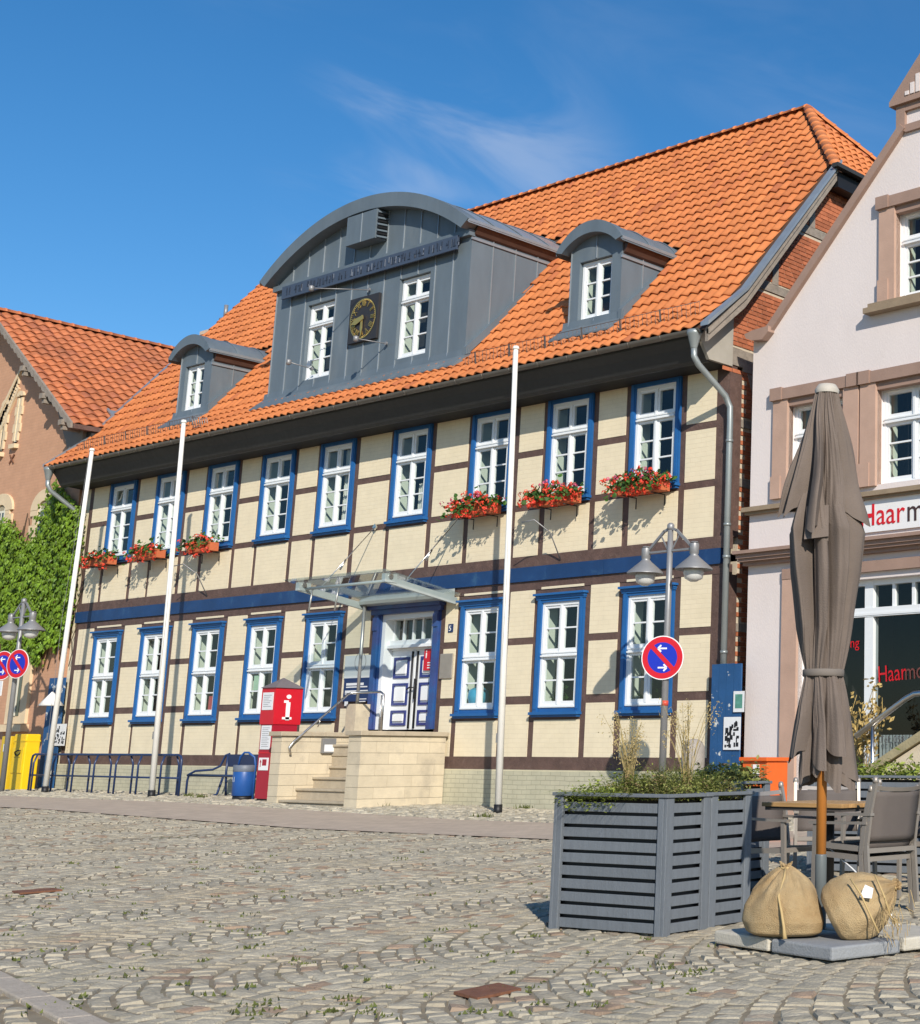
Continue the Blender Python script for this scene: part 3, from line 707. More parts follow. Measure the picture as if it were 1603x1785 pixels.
keep = [(i, j) for j in range(n1_) for i in range(ncol)]
keep = [(i, j) for (i, j) in keep if not in_dormer(VX0 + (i + .5) * TW, EY + (j + .5) * TL1 * (KY - EY) / l1, EZ + (j + .5) * TL1 * (KZ - EZ) / l1)]
TP += tile_plane((VX0, EY, EZ), (1, 0, 0), (0, KY - EY, KZ - EZ), keep, TW, TL1)
l2 = math.hypot(RY - KY, RZ - KZ); n2_ = int(round(l2 / TL)); TL2 = l2 / n2_
keep = []
for j in range(n2_):
    for i in range(ncol):
        x = VX0 + (i + .5) * TW; y = KY + (j + .5) * TL2 * (RY - KY) / l2; z = KZ + S * (y - KY)
        if in_dormer(x, y, z): continue
        if y > HY and x > VX1 + (RXE - VX1) * (y - HY) / (RY - HY) - .06: continue
        keep.append((i, j))
TP += tile_plane((VX0, KY, KZ), (1, 0, 0), (0, RY - KY, RZ - KZ), keep, TW, TL2)
# half-hip face
ue = Vector((0, 1, 0)); us = Vector((RXE - VX1, 0, RZ - HZ)); l3 = us.length
keep = []
wid = 2 * (RY - HY); nh = int(wid / TW) + 1
for j in range(int(l3 / TL)):
    for i in range(nh):
        t = (j + .6) * TL / l3; yy = HY + (i + .5) * TW
        if HY + t * (RY - HY) + .05 < yy < HY + wid - t * (RY - HY) - .05: keep.append((i, j))
TP += tile_plane((VX1 + .05, HY, HZ - .04), ue, us, keep)
TP.sort(key=lambda a: a[0])
def place_tiles(TP, me, parent, near, name):
    base = np.array([v.co[:] for v in me.vertices]); fs = [tuple(p.vertices) for p in me.polygons]; smf = [p.use_smooth for p in me.polygons]
    for d_, m in TP[:near]:
        o = bpy.data.objects.new('roof_tile', me); COL.objects.link(o); o.parent = parent; o.matrix_local = m
    V_, F_ = [], []
    for d_, m in TP[near:]:
        mm = np.array(m); n = len(V_); w = base @ mm[:3, :3].T + mm[:3, 3]
        V_ += [tuple(r_) for r_ in w]; F_ += [tuple(n + i for i in f) for f in fs]
    mj = bpy.data.meshes.new(name); mj.from_pydata(V_, [], F_); mj.materials.append(me.materials[0]); mj.update()
    mj.polygons.foreach_set('use_smooth', smf * (len(TP) - near))
    o = bpy.data.objects.new(name, mj); COL.objects.link(o); o.parent = parent; stuff(o)
vis = [t for t in TP]
place_tiles(vis, tile_me, roof, 300, 'roof_tile_field')
# ridge and hip caps
def cap_mesh(Ln, r0, r1, m):
    b = MB(); b.smooth = True; n = 8; rows = []
    for (y, r_) in ((0, r0), (0.05, r0), (.055, r0 * .92), (Ln + .04, r1)):
        rows.append(len(b.v))
        for k in range(n + 1):
            a = math.pi * k / n; b.v.append((r_ * math.cos(a), y, r_ * math.sin(a) * .85 - .03))
    for i in range(3):
        for k in range(n): b.face((rows[i] + k, rows[i] + k + 1, rows[i + 1] + k + 1, rows[i + 1] + k))
    b.face([rows[0] + k for k in range(n + 1)])
    return b.mesh('ridge_tile', m)
cap = cap_mesh(.34, .125, .105, M_tile)
def caps(P, Q, me, parent, step=.34, name='ridge_tile'):
    P, Q = Vector(P), Vector(Q); d_ = (Q - P); n = int(d_.length / step); d_.normalize(); ax = d_.cross(Vector((0, 0, 1))).normalized(); up = ax.cross(d_)
    for k in range(n):
        p = P + d_ * (k * step)
        o = bpy.data.objects.new(name, me); COL.objects.link(o); o.parent = parent
        o.matrix_local = Matrix(((ax.x, d_.x, up.x, p.x), (ax.y, d_.y, up.y, p.y), (ax.z, d_.z, up.z, p.z), (0, 0, 0, 1))) @ Matrix.Rotation(uni(-.02, .02), 4, 'Y')
caps((RXE, RY, RZ + .05), (VX0, RY, RZ + .05), cap, roof)
caps((VX1 + .06, HY - .03, HZ + .06), (RXE, RY, RZ + .06), cap, roof)
caps((VX1 + .06, 2 * RY - HY + .03, HZ + .06), (RXE, RY, RZ + .06), cap, roof)
fin = MB(); fin.lathe([(.05, -.05), (.12, 0), (.05, .08), (.05, .17), (.15, .2), (.15, .26), (.05, .36)], (-.75, 6.35, 13.28), 12); fin.build('vent_tile', M_tile, roof)
# verges: zinc capping over weathered barge boards, on both gables
def verge(x0, x1, nm, xb0, xb1):
    b = MB(); pts = [(EY + .0, EZ + .05), (KY, KZ + .05), (HY, HZ + .05)]
    prof = [(EY - .02, EZ + .0), (KY, KZ + .015), (HY + .05, HZ + .075), (HY + .05, HZ + .14), (KY, KZ + .085), (EY - .02, EZ + .07)]
    b.prism(prof, 'X', x0, x1); v = b.build('verge_flashing', M_zincl, roof)
    bb = MB(); bb.prism([(EY + .06, EZ - .26), (KY, KZ - .30), (HY - .02, HZ - .30), (HY - .02, HZ + .0), (KY, KZ + .0), (EY + .06, EZ - .02)], 'X', xb0, xb1); bb.build('barge_board', M_timberg, roof)
    b2 = MB(); b2.prism([(EY + .06, EZ - .13), (KY, KZ - .14), (HY - .02, HZ - .14), (HY - .02, HZ - .02), (KY, KZ - .02), (EY + .06, EZ - .04)], 'X', xb0 + .03, xb1 + .03); b2.build('barge_lath', M_timberg, roof)
verge(VX1 - .02, VX1 + .16, 'r', VX1 + .02, VX1 + .09)
verge(VX0 - .10, VX0 + .06, 'l', VX0 - .06, VX0 + .0)
hb = MB(); hb.prism([(HY - .22, HZ - .10), (HY - .22, HZ - .02), (2 * RY - HY + .2, HZ - .02), (2 * RY - HY + .2, HZ - .10)], 'X', VX1 + .12, VX1 + .26); hb.build('hip_gutter', M_fascia, roof)
hb = MB(); hb.box(VX1 - .15, VX1 + .10, HY + .0, 2 * RY - HY, HZ - .42, HZ - .12); hb.build('hip_soffit', M_black, roof)

# ---- right gable: red brick between weathered timbers
gp = [(.30, -.3), (9.1, -.3), (9.1, 8.0), (2 * RY - HY, HZ - .2), (HY, HZ - .2), (KY + .1, KZ - .15), (-.35, 8.42), (-.35, 7.95), (.30, 7.95)]
gw = MB(); gw.prism(gp, 'X', -.25, -.012); gable = gw.build('gable_wall', M_mortar, TH)
bt = MB()
for (ya, yb_, za, zb) in ((-.35, 9.1, 7.55, 7.93), ):
    bt.box(-.2, .02, .30, yb_, za, zb)
bt.box(-.2, .024, -.62, .296, 7.62, 7.93)
for z in (9.20, 10.62): bt.box(-.2, .012, .42 + (z - 8.9) / S, 9.0 - (z - 8.9) / S, z, z + .16)
for y, z0, z1 in ((1.05, 9.36, 10.12), (2.1, 10.78, 11.42), (3.4, 9.36, 12.2)): bt.box(-.2, .016, y, y + .17, z0, z1)
for z in (6.55, 5.5, 4.2, 3.0, 1.9): bt.box(-.2, .013, .30, 4, z, z + .14)
build_each(bt, 'gable_timber', M_timberg, gable)
bt = MB(); bt.prism([(.42, 7.54), (.72, 7.54), (.95, 6.7), (.80, 6.7)], 'X', -.1, .011); bt.build('gable_brace', M_timberg, gable)
bme = MB().box(0, .016, -.117, .117, -.034, .034).mesh('brick', M_redbrick); hme = MB().box(0, .016, -.056, .056, -.036, .036).mesh('brick', M_redbrick)
cand = []
row = 0; z = .72
while z < 12.2:
    ymin = .31 if z < 7.5 else (-.34 if z < 8.45 else (-.05 + (z - 8.95) / S if z > 8.95 else -.2)); ymax = 1.35 if z < 7.5 else 3.6
    if not any(a - .02 < z < b_ + .02 for a, b_ in ((7.55, 7.95), (9.19, 9.37), (10.61, 10.79), (6.54, 6.7), (5.49, 5.65), (4.19, 4.35), (2.99, 3.15), (1.89, 2.05))):
        y = ymin + (.0 if row % 2 else .125) + .12
        while y < ymax:
            cand.append((0 if z > 7.5 else 1, project((0, y, z))[2] + abs(z - 8.5) * .3, y, z)); y += .25
    z += .083; row += 1
cand.sort()
rest = MB()
for i, (a_, d_, y, z) in enumerate(cand):
    zt = 8.9 + S * y - .25 if y > 0 else 8.62
    if z > 7.9 and z > zt: continue
    if i < 290:
        o = bpy.data.objects.new('brick', bme); COL.objects.link(o); o.parent = gable; o.location = (-.0125 + uni(-.002, .003), y, z)
    else: rest.box(-.0125, .004 + uni(-.002, .002), y - .12, y + .12, z - .036, z + .036)
stuff(rest.build('brick_field', M_redbrick, gable))
# cream quoin strip and left flank
box('flank_wall', -22.06, -21.813, .04, 9, -.3, 8.3, M_cream, TH)
# chimney behind the left dormer
q0 = onY(348, 578, 4.24); q1 = onY(394, 570, 4.24); CHX0, CHX1, CHZ = q0.x + .06, q1.x - .06, q0.z - .11
ch = MB(); ch.box(CHX0, CHX1, 4.3, 5.1, 10.4, CHZ); chim = ch.build('chimney', brick_mat('chimney_brick', (.36, .12, .06), (.3, .1, .05), (.4, .33, .26), .25, .083, .01, 'XZ'), roof)
ch = MB(); ch.box(CHX0 - .06, CHX1 + .06, 4.24, 5.16, CHZ + .0005, CHZ + .11); ch.build('chimney_cap', M_mortar, chim)
ch = MB(); ch.lathe([(.2, 0), (.15, .35), (.17, .36), (.17, .42)], (CHX0 + .45, 4.7, CHZ + .11), 12); ch.lathe([(.06, .42), (.06, .85)], (CHX0 + .45, 4.7, CHZ + .11), 8); ch.build('flue', M_gsteel, chim)
# snow guards
def guard(x0, x1, nm):
    b = MB(); y, z = -.56, 8.36 + .06
    n = int((x1 - x0) / .105)
    for k in range(n + 1):
        x = x0 + (x1 - x0) * k / n; b.tube([(x, y, z), (x, y - .03, z + .24)], .0055, 4, False)
    for dz in (0, .24): b.tube([(x0, y - .03 * dz / .24, z + dz), (x1, y - .03 * dz / .24, z + dz)], .007, 4)
    k = x0 + .3
    while k < x1: b.bar((k, y + .02, z - .06), (k, y - .03, z + .26), .035, .012, (0, 1, 0)); k += 1.0
    return b.build('snow_guard', mat('snow_guard_steel', (.16, .14, .13), .5, metal=.5), roof)
guard(-6.5, -.25, ''); guard(-21.6, -15.9, '')
b = MB()
for dy in (0, -.18):
    for k in range(4): b.tube([(-15.85 + k * .1, -.6 + dy, 8.3), (-15.85 + k * .1, -.66 + dy, 8.52)], .01, 4)
    b.tube([(-15.85, -.66 + dy, 8.52), (-15.55, -.66 + dy, 8.52)], .012, 4); b.tube([(-15.85, -.6 + dy, 8.3), (-15.55, -.6 + dy, 8.3)], .012, 4)
b.build('roof_step', M_gsteel, roof)

# ---- zinc dormers with barrel roofs
def dormer(i, seam, band):
    x0, x1, yf, zs, zc, ax, bx = DORM[i]
    xc = (x0 + x1) / 2; hc = (bx - ax) / 2; rise = zc - zs; R = (hc * hc + rise * rise) / (2 * rise); cz = zc - R
    def arc(xx, rr=0): 
        d_ = xx - (ax + bx) / 2; return cz + math.sqrt(max((R + rr) ** 2 - d_ * d_, 0))
    zb = KZ + S * (yf - KY) - .25; yb = KY + (zc - KZ) / S + .6
    wins = {0: [(-12.17, .50, 9.10, 10.84, 10.36), (-8.86, .50, 9.09, 10.85, 10.36)], 1: [(-3.46, .43, 9.03, 10.20, None)], 2: [(-17.43, .41, 9.08, 10.20, None)]}[i]
    # front wall with real window openings
    b = MB(); cuts = [x0]
    for w in wins: cuts += [w[0] - w[1] - .01, w[0] + w[1] + .01]
    cuts.append(x1)
    for k in range(len(cuts) - 1):
        a, c = cuts[k], cuts[k + 1]
        rng = [(zb, None)] if k % 2 == 0 else [(zb, wins[k // 2][2] - .01), (wins[k // 2][3] + .01, None)]
        for (za, zt) in rng:
            n = max(2, int((c - a) / .25)); 
            pts = [(c, za), (a, za)]
            if zt is None:
                inner = [(a + (c - a) * q / n, min(arc(a + (c - a) * q / n) - band * .7, 99)) for q in range(n + 1)]
                b.prism([(a, za)] + inner + [(c, za)], 'Y', yf, yf + .12)
            else: b.prism([(a, za), (a, zt), (c, zt), (c, za)], 'Y', yf, yf + .12)
    D = b.build('dormer', M_zinc, TH)
    # cheeks
    for (xa, xb) in ((x0 + .002, x0 + .12), (x1 - .12, x1 - .002)):
        ytop = KY + (zs - KZ) / S + .35; b = MB()
        b.prism([(yf + .121, zb), (yf + .121, zs - .02), (ytop, zs - .02), (ytop, zs - .5)], 'X', xa, xb); b.build('cheek', M_zinc, D)
    # barrel roof and its front band
    n = 36; yo = yf - (.28 if i == 0 else .2)
    b = MB(); b.smooth = True
    top = [(ax + (bx - ax) * q / n) for q in range(n + 1)]
    for yy in (yo + .01, yb):
        for x in top: b.v.append((x, yy, arc(x) + .002))
    for q in range(n): b.face((q, q + 1, n + 2 + q, n + 1 + q))
    for yy in (yo + .01, yb):
        for x in top: b.v.append((x * 1.0, yy, arc(x) - .06))
    o_ = 2 * (n + 1)
    for q in range(n): b.face((o_ + q, o_ + q + 1, o_ + n + 2 + q, o_ + n + 1 + q))
    b.smooth = False; b.face((0, n + 1, o_ + n + 1, o_)); b.face((n, 2 * n + 1, o_ + 2 * n + 1, o_ + n))
    b.build('barrel_roof', M_zincl if i == 0 else M_zinc, D)
    bb = MB()
    for k in range(1, 11 if i == 0 else 4):
        y = yo + .75 * k
        if y > yb - .1: break
        pts = [(x, y, arc(x) + .015) for x in top[n // 2:]]
        bb.tube(pts, .012, 4)
    build_each(bb, 'roof_seam', M_zinc, D)
    b = MB()
    prof = [(x, arc(x) + .02) for x in top] 
    def inn(x):
        t = (x - (ax + bx) / 2) / hc; xi = (ax + bx) / 2 + t * (hc - band * .75); return xi, arc(xi) - band - .0
    prof2 = [inn(x) for x in reversed(top)]
    poly = prof + prof2
    nn = len(top)
    vs = [(p[0], yo, p[1]) for p in prof] + [(p[0], yo, p[1]) for p in reversed(prof2)]
    vs += [(p[0], yf + .02, p[1]) for p in prof] + [(p[0], yf + .02, p[1]) for p in reversed(prof2)]
    fs = []
    for q in range(nn - 1):
        fs += [(q, q + 1, nn + q + 1, nn + q), (2 * nn + q, 3 * nn + q, 3 * nn + q + 1, 2 * nn + q + 1), (nn + q, nn + q + 1, 3 * nn + q + 1, 3 * nn + q), (q, 2 * nn + q, 2 * nn + q + 1, q + 1)]
    fs += [(0, nn, 3 * nn, 2 * nn), (nn - 1, 3 * nn - 1, 4 * nn - 1, 2 * nn - 1)]
    b.add(vs, fs); b.build('arch_band', M_zinc, D)
    # standing seams on the face
    b = MB(); x = x0 + .03; k = 0
    while x < x1:
        zt = arc(x) - band * .75; segs = [(zb, zt)]
        for w in wins:
            if w[0] - w[1] - .02 < x < w[0] + w[1] + .02: segs = [(zb, w[2] - .02), (w[3] + .02, zt)]
        for (za, zq) in segs:
            if zq - za > .05: b.box(x - .008, x + .008, yf - .022, yf + .01, za, zq)
        x += seam
    build_each(b, 'wall_seam', M_zincl, D)
    b = MB(); y = yf + .55
    while y < yb - .6:
        zlo = KZ + S * y - .1
        if zlo < zs - .15: b.box(x1 - .01, x1 + .016, y - .008, y + .008, zlo, zs - .1)
        y += .6
    b.box(x1 - .01, x1 + .03, yf - .02, KY + (zs - KZ) / S + .1, zs - .32, zs - .27)
    build_each(b, 'cheek_seam', M_zincl, D)
    # flashing apron and cheek flashing
    b = MB(); zk = KZ + S * yf if yf > 0 else KZ + .867 * yf
    b.prism([(yf - .012, zk + .20), (yf - .03, zk + .06), (yf - .36, zk - .22), (yf - .36, zk - .25), (yf + .05, zk - .1), (yf + .05, zk + .2)], 'X', x0 - .12, x1 + .12)
    yt = KY + (zs - KZ) / S + .1
    b.prism([(yf - .05, zk + .02), (yf - .05, zk + .22), (yt, zs + .02), (yt, zs - .16)], 'X', x1 - .001, x1 + .10)
    b.build('flashing', M_zinc, D)
    # side gutter (brown, in shade under the barrel's edge)
    yt = KY + (zs - KZ) / S + (.35 if i == 0 else .25)
    b = MB()
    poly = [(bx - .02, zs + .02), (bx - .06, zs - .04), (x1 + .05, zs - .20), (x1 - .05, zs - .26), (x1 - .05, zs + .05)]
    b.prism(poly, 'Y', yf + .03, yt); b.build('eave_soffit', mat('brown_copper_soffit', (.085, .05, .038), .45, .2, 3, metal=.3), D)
    b = MB(); b.prism([(bx + .01, zs + .03), (bx + .01, zs - .03), (bx - .05, zs - .03), (bx - .05, zs + .03)], 'Y', yo + .02, yt); b.build('eave_edge', M_zincl, D)
    if i == 0:
        b = MB(); b.box(x0 - .03, x1 + .03, yf - .10, yf + .05, zs - .25, zs - .12); b.build('string_course', M_zinc, D)
    else:
        b = MB(); b.tube([(bx - .02, yt + .04, zs - .06), (bx + .02, yt - .02, zs - .22)], .05, 8); b.build('spout', M_zincl, D)
    for (wx, hw, z0, z1, ztr) in wins:
        w = window(D, wx, z0, z1, hw, 1, 3, ztr, y=yf + .09, blue=None, reveal=True)
    b = MB(); b.box(x0 + .13, x1 - .13, yf + .6, yf + .7, zb, zs - .3); b.build('dark_interior', M_dark, D)
    return D
D0 = dormer(0, .575, .30)
D1 = dormer(1, .69, .22)
D2 = dormer(2, .69, .22)
# inscription board across the large dormer
bd = box('inscription_board', -13.52, -7.34, -.315, -.27, 11.10, 11.40, mat('slate_blue_board', (.055, .075, .115), .5, .1, 3), D0)
M_letter = mat('inscription_letters', (.028, .038, .06), .5, .1, 5)
M_letterl = mat('inscription_letters_pale', (.16, .18, .22), .45, .1, 5)
# the raised letters are too worn to read from the square: upright strokes grouped into the words' lengths
rs = random.Random(3); xt = -13.36
for nlet in (2, 3, 9, 3, 4, 13, 3, 4, 4):
    w = MB()
    for q in range(nlet):
        for st in range(rs.choice((2, 2, 3))):
            xx = xt + rs.uniform(0, .075); za = 11.17 + rs.choice((0, 0, .06)); zb = za + rs.choice((.16, .16, .09)) - (za - 11.17) * .6; w.k = 1 if rs.random() < .25 else 0
            w.box(xx, xx + .018, -.326, -.314, za, zb)
        if rs.random() < .6: w.k = 0; zz = 11.17 + rs.choice((0, .07, .14)); w.box(xt, xt + .08, -.3255, -.3142, zz, zz + .016)
        xt += .119
    stuff(w.build('inscription_word', [M_letter, M_letterl], bd)); xt += .10
# bell-louvre box
b = MB(); b.box(-11.0, -9.96, -.452, -.16, 11.84, 12.50)
lv = b.build('louvre_box', M_zinc, D0)
b = MB(); b.box(-10.47, -10.455, -.465, -.4515, 11.84, 12.50); b.build('box_seam', M_zincl, lv)
for k in range(9):
    z = 11.87 + k * .07; b = MB(); b.bar((-9.925, -.43, z), (-9.925, -.18, z + .03), .05, .02, (1, 0, .6)); b.build('louvre_slat', M_black if k % 2 else M_zinc, lv)
# clock
ck = box('clock', -10.97, -9.96, -.235, -.17, 9.65, 10.66, M_clockblk, D0)
cx_, cz_ = -10.465, 10.155
b = MB(); b.smooth = True; n = 48
for r_ in (.452, .428):
    for k in range(n):
        a = 2 * math.pi * k / n; b.v.append((cx_ + r_ * math.cos(a), -.243, cz_ + r_ * math.sin(a)))
for k in range(n): b.face((k, (k + 1) % n, n + (k + 1) % n, n + k))
for k in range(60):
    a = 2 * math.pi * k / 60; b.bar((cx_ + .40 * math.sin(a), -.24, cz_ + .40 * math.cos(a)), (cx_ + .43 * math.sin(a), -.24, cz_ + .43 * math.cos(a)), .012, .01, (0, 1, 0))
b.build('minute_ring', M_gold, ck)
for k, num in enumerate(['XII', 'I', 'II', 'III', 'IIII', 'V', 'VI', 'VII', 'VIII', 'IX', 'X', 'XI']):
    a = 2 * math.pi * k / 12; r_ = .335
    t_ = text_obj('numeral', num, .15, M_gold, ck, (0, 0, 0), ext=.006, align='CENTER', sx=.75)
    t_.matrix_local = Matrix.Translation((cx_ + r_ * math.sin(a), -.245, cz_ + r_ * math.cos(a))) @ Matrix.Rotation(a, 4, 'Y') @ Matrix.Translation((0, 0, -.055)) @ Matrix.Rotation(math.pi / 2, 4, 'X') @ Matrix.Diagonal((.8, 1.15, 1, 1))
def hand(ang, ln, w, y, nm):
    b = MB(); d_ = Vector((math.sin(ang), 0, math.cos(ang))); p = Vector((cx_, y, cz_)); s_ = Vector((d_.z, 0, -d_.x))
    vs = [p - d_ * .07 - s_ * w * .5, p - d_ * .07 + s_ * w * .5, p + d_ * ln * .6 + s_ * w * .8, p + d_ * ln, p + d_ * ln * .6 - s_ * w * .8]
    b.add([v for v in vs] + [v + Vector((0, -.008, 0)) for v in vs], [(0, 1, 2, 3, 4), (9, 8, 7, 6, 5)] + [(i, (i + 1) % 5, 5 + (i + 1) % 5, 5 + i) for i in range(5)]); b.build(nm, M_gold, ck)
hand(math.radians(255), .36, .09, -.275, 'hour_hand'); hand(math.radians(180), .40, .05, -.262, 'minute_hand')
# floodlights on arms over and under the clock
for (xa, za, xb, zb, yo) in ((-10.37, 10.80, -10.9, 10.66, -1.25), (-12.25, 9.3, -12.3, 9.35, -.75), (-9.62, 9.47, -9.9, 9.50, -.75)):
    b = MB(); b.tube([(xa, -.18, za), (xb, yo, zb)], .012, 5); b.lathe([(.02, -.07), (.055, -.05), (.06, .04), (.02, .06)], (xb, yo, zb), 10); b.disc((xa, -.19, za), (0, -1, 0), .04, .04, 10); b.build('floodlight', M_gsteel, D0)

# ------------------------------------------------------------------ entrance steps: two sandstone cheek walls, six steps, landing
ES = thing('entrance_steps', 'cream sandstone stair block with steps up to the town hall door', 'steps', (0, 0, 0))
ZT, YF, XA, XB, XC, XD = 1.27, -1.97, -9.76, -9.44, -7.34, -6.96   # wall tops, front, cheek wall faces
ch_ = (ZT + .06) / 6.5
def ashlar(x0, x1, y0, y1, nm='stone_block'):
    """course of blocks wrapped round a rectangular wall; every block its own object"""
    z = gz(-8, -1) - .06; k = 0
    while z < ZT - .02:
        z1 = min(z + ch_, ZT)
        y = y0; first = True; ln0 = .34 if k % 2 else .62
        while y < y1 - .01:
            ln = ln0 if first else uni(.52, .72); ye = min(y + ln, y1)
            if y1 - ye < .15: ye = y1
            o = box(nm, x0 + uni(0, .003), x1 + uni(-.003, .0), y + .003, ye - .003, z + .003, z1 - .003, M_stone, ES); y = ye; first = False
        z = z1; k += 1
    core = box('wall_core', x0 + .012, x1 - .012, y0 + .012, y1 - .012, gz(-8, -1) - .06, ZT - .004, mat('stone_joint', (.30, .26, .19), .9), ES)
ashlar(XA, XB, YF, -.08); ashlar(XC, XD, YF, -.08)
box('landing_fill', XB - .01, XC + .01, -.835, -.07, -.1, 1.0, M_stone, ES)
for (x0, x1, y0) in ((XA - .05, XB + .05, YF - .05), (XC - .05, XD + .05, YF - .05)):
    for k in range(2): box('cap_stone', x0, x1, y0 + (-.06 - y0) * k / 2 + .003, y0 + (-.06 - y0) * (k + 1) / 2 - .003, ZT + .001, ZT + .085, M_stoned, ES, bevel=.01)
for k in range(6):
    z = .085 + .207 * k; y0 = -1.90 + .21 * k if False else -1.90 + .345 * min(k, 3) + .12 * max(k - 3, 0)
    if k > 4: y0 = -.86
    MB().box(XB - .005, XC + .005, y0, (-.84 if k < 5 else -.06), z - .22, z - .045).build('riser', M_stoned, ES)
    MB().box(XB - .003, XC + .003, y0 - .035, (-.80 if k < 5 else -.061), z - .0445, z).build('tread', M_stoned, ES, bevel=.008)
# lintel-high stone pier left of the door carrying the canopy post
box('pier', -9.74, -9.42, -.40, -.065, ZT + .002, 1.92, M_stone, ES)
hr = MB(); xr = -9.40
hr.tube([(xr, -1.78, .92), (xr, -1.82, 1.06), (xr, -1.74, 1.16), (xr, -.62, 2.10), (xr, -.48, 2.14), (xr + .75, -.40, 2.14), (xr + .85, -.40, 2.09), (xr + .85, -.40, 1.345)], .024, 8)
hr.tube([(xr, -1.2, 1.60), (xr - .02, -1.2, 1.50), (xr - .06, -1.2, 1.46)], .012, 6); hr.tube([(xr + .78, -.40, 2.08), (xr + .78, -.40, 1.345)], .012, 6)
tag(hr.build('handrail', M_steel), 'bent stainless steel handrail on the entrance steps', 'handrail')
mbx = thing('letter_box', 'small grey wall box with white front on the stair cheek wall', 'box', (0, 0, 0))
p0 = onX(560, 1287, XB); p1 = onX(581, 1313, XB); y0, y1 = min(p0.y, p1.y), max(p0.y, p1.y)
box('box_body', XB + .0, XB + .06, y0, y1, p1.z, p0.z, M_gsteel, mbx); box('box_front', XB + .061, XB + .068, y0 + .04, y1 - .03, p1.z + .03, p0.z - .12, M_signwhite, mbx)
# ------------------------------------------------------------------ glass canopy over the door
CN = thing('entrance_canopy', 'glass canopy on grey steel beams over the town hall door', 'canopy')
cz0, cz1, cy1 = 3.87, 4.15, -1.72
M_cang = mat('canopy_grey_steel', (.46, .51, .50), .4, .06, 4, metal=.2)
M_cglass = glass_mat('canopy_glass', (.93, .965, .96), .05)
for x in (-9.72, -6.98):
    MB().bar((x, -.05, cz0), (x, cy1, cz1), .07, .13).build('beam', M_cang, CN)
    b = MB(); b.bar((x, cy1 - .02, cz1 + .02), (x, cy1 + .25, cz1 + .02), .10, .16); b.build('bracket', M_cang, CN); MB().disc((x + .051, cy1 + .1, cz1 + .05), (1, 0, 0), .05, .02, 12).build('bolt', M_steel, CN)
    a = -1.25; za = cz0 + (cz1 - cz0) * (-a - .05) / 1.67 + .08
    b = MB(); b.tube([(x, a, za), (x + .0, -.06, 5.56)], .011, 6); b.tube([(x, a + .44, za + .53 * .44 / .5 * .95), (x, a + .56, za + .66)], .02, 6); b.disc((x, -.05, 5.56), (0, -1, 0), .07, .03, 4); b.build('tie_rod', M_steel, CN)
b = MB(); b.tube([(-9.72, cy1 + .15, cz1 - .02), (-6.98, cy1 + .15, cz1 - .02)], .03, 8); b.build('front_tube', M_cang, CN)
for k, (a, c) in enumerate(((-9.98, -9.04), (-9.03, -8.08), (-8.07, -7.12), (-7.11, -6.72))):
    b = MB(); za, zb = cz0 + .10, cz1 + .115
    b.add([(a, -.06, za), (c, -.06, za), (c, cy1 - .18, zb + .025), (a, cy1 - .18, zb + .025), (a, -.06, za + .014), (c, -.06, za + .014), (c, cy1 - .18, zb + .039), (a, cy1 - .18, zb + .039)], [(0, 3, 2, 1), (4, 5, 6, 7), (0, 1, 5, 4), (1, 2, 6, 5), (2, 3, 7, 6), (3, 0, 4, 7)])
    b.build('glass_panel', M_cglass, CN)
b = MB(); b.prism([(-.055, 3.88), (-.055, 4.12), (-.30, 4.02), (-.34, 3.98), (-.32, 3.92)], 'X', -9.68, -7.02); b.build('rear_gutter', M_cang, CN)
b = MB(); b.tube([(-9.60, -.25, 1.92), (-9.60, -.25, 3.98)], .033, 10); b.build('support_post', mat('dull_steel', (.42, .42, .4), .4, metal=.6), CN)
b = MB()
for x in (-9.45, -8.6): b.tube([(x, cy1 + .15, cz1), (x, cy1 + .1, cz1 - .5)], .018, 6)
build_each(b, 'drop_rod', MATS['dull_steel'], CN)
# ------------------------------------------------------------------ plates and boards on the wall
ib = thing('info_board', 'white and navy information board behind the canopy post', 'sign')
P0 = onY(604, 1147, -.02); P1 = onY(644, 1222, -.02); xm = P0.x; xe = P1.x; zm = onY(620, 1182, -.02).z
box('board_top', xm, xe, -.05, -.02, zm, 3.0 - .08, mat('pale_board', (.60, .63, .62), .35, .05, 4), ib)
box('board_bottom', xm + .02, xe + .01, -.052, -.02, P1.z, zm, M_navy, ib)
b = MB(); b.smooth = True; n = 28; cxx, czz = (xm + xe) / 2 + .08, zm + .32
for r_ in (.19, .175):
    for k in range(n):
        a = 2 * math.pi * k / n; b.v.append((cxx + r_ * math.cos(a), -.053, czz + r_ * math.sin(a) * 1.05))
for k in range(n): b.face((k, (k + 1) % n, n + (k + 1) % n, n + k))
b.build('ring_emblem', M_gsteel, ib)
b = MB()
for (z, a, c, h_) in ((zm - .10, .06, .52, .05), (zm - .17, .06, .62, .025), (zm - .25, .04, .64, .05), (zm - .31, .04, .40, .02), (zm - .47, .05, .14, .09), (zm - .42, .42, .62, .018), (zm - .47, .42, .60, .018)): b.box(xm + .03 + a * (xe - xm) / .7, xm + .03 + c * (xe - xm) / .7, -.0545, -.0515, z - h_, z)
b.build('print_line', M_paper, ib)
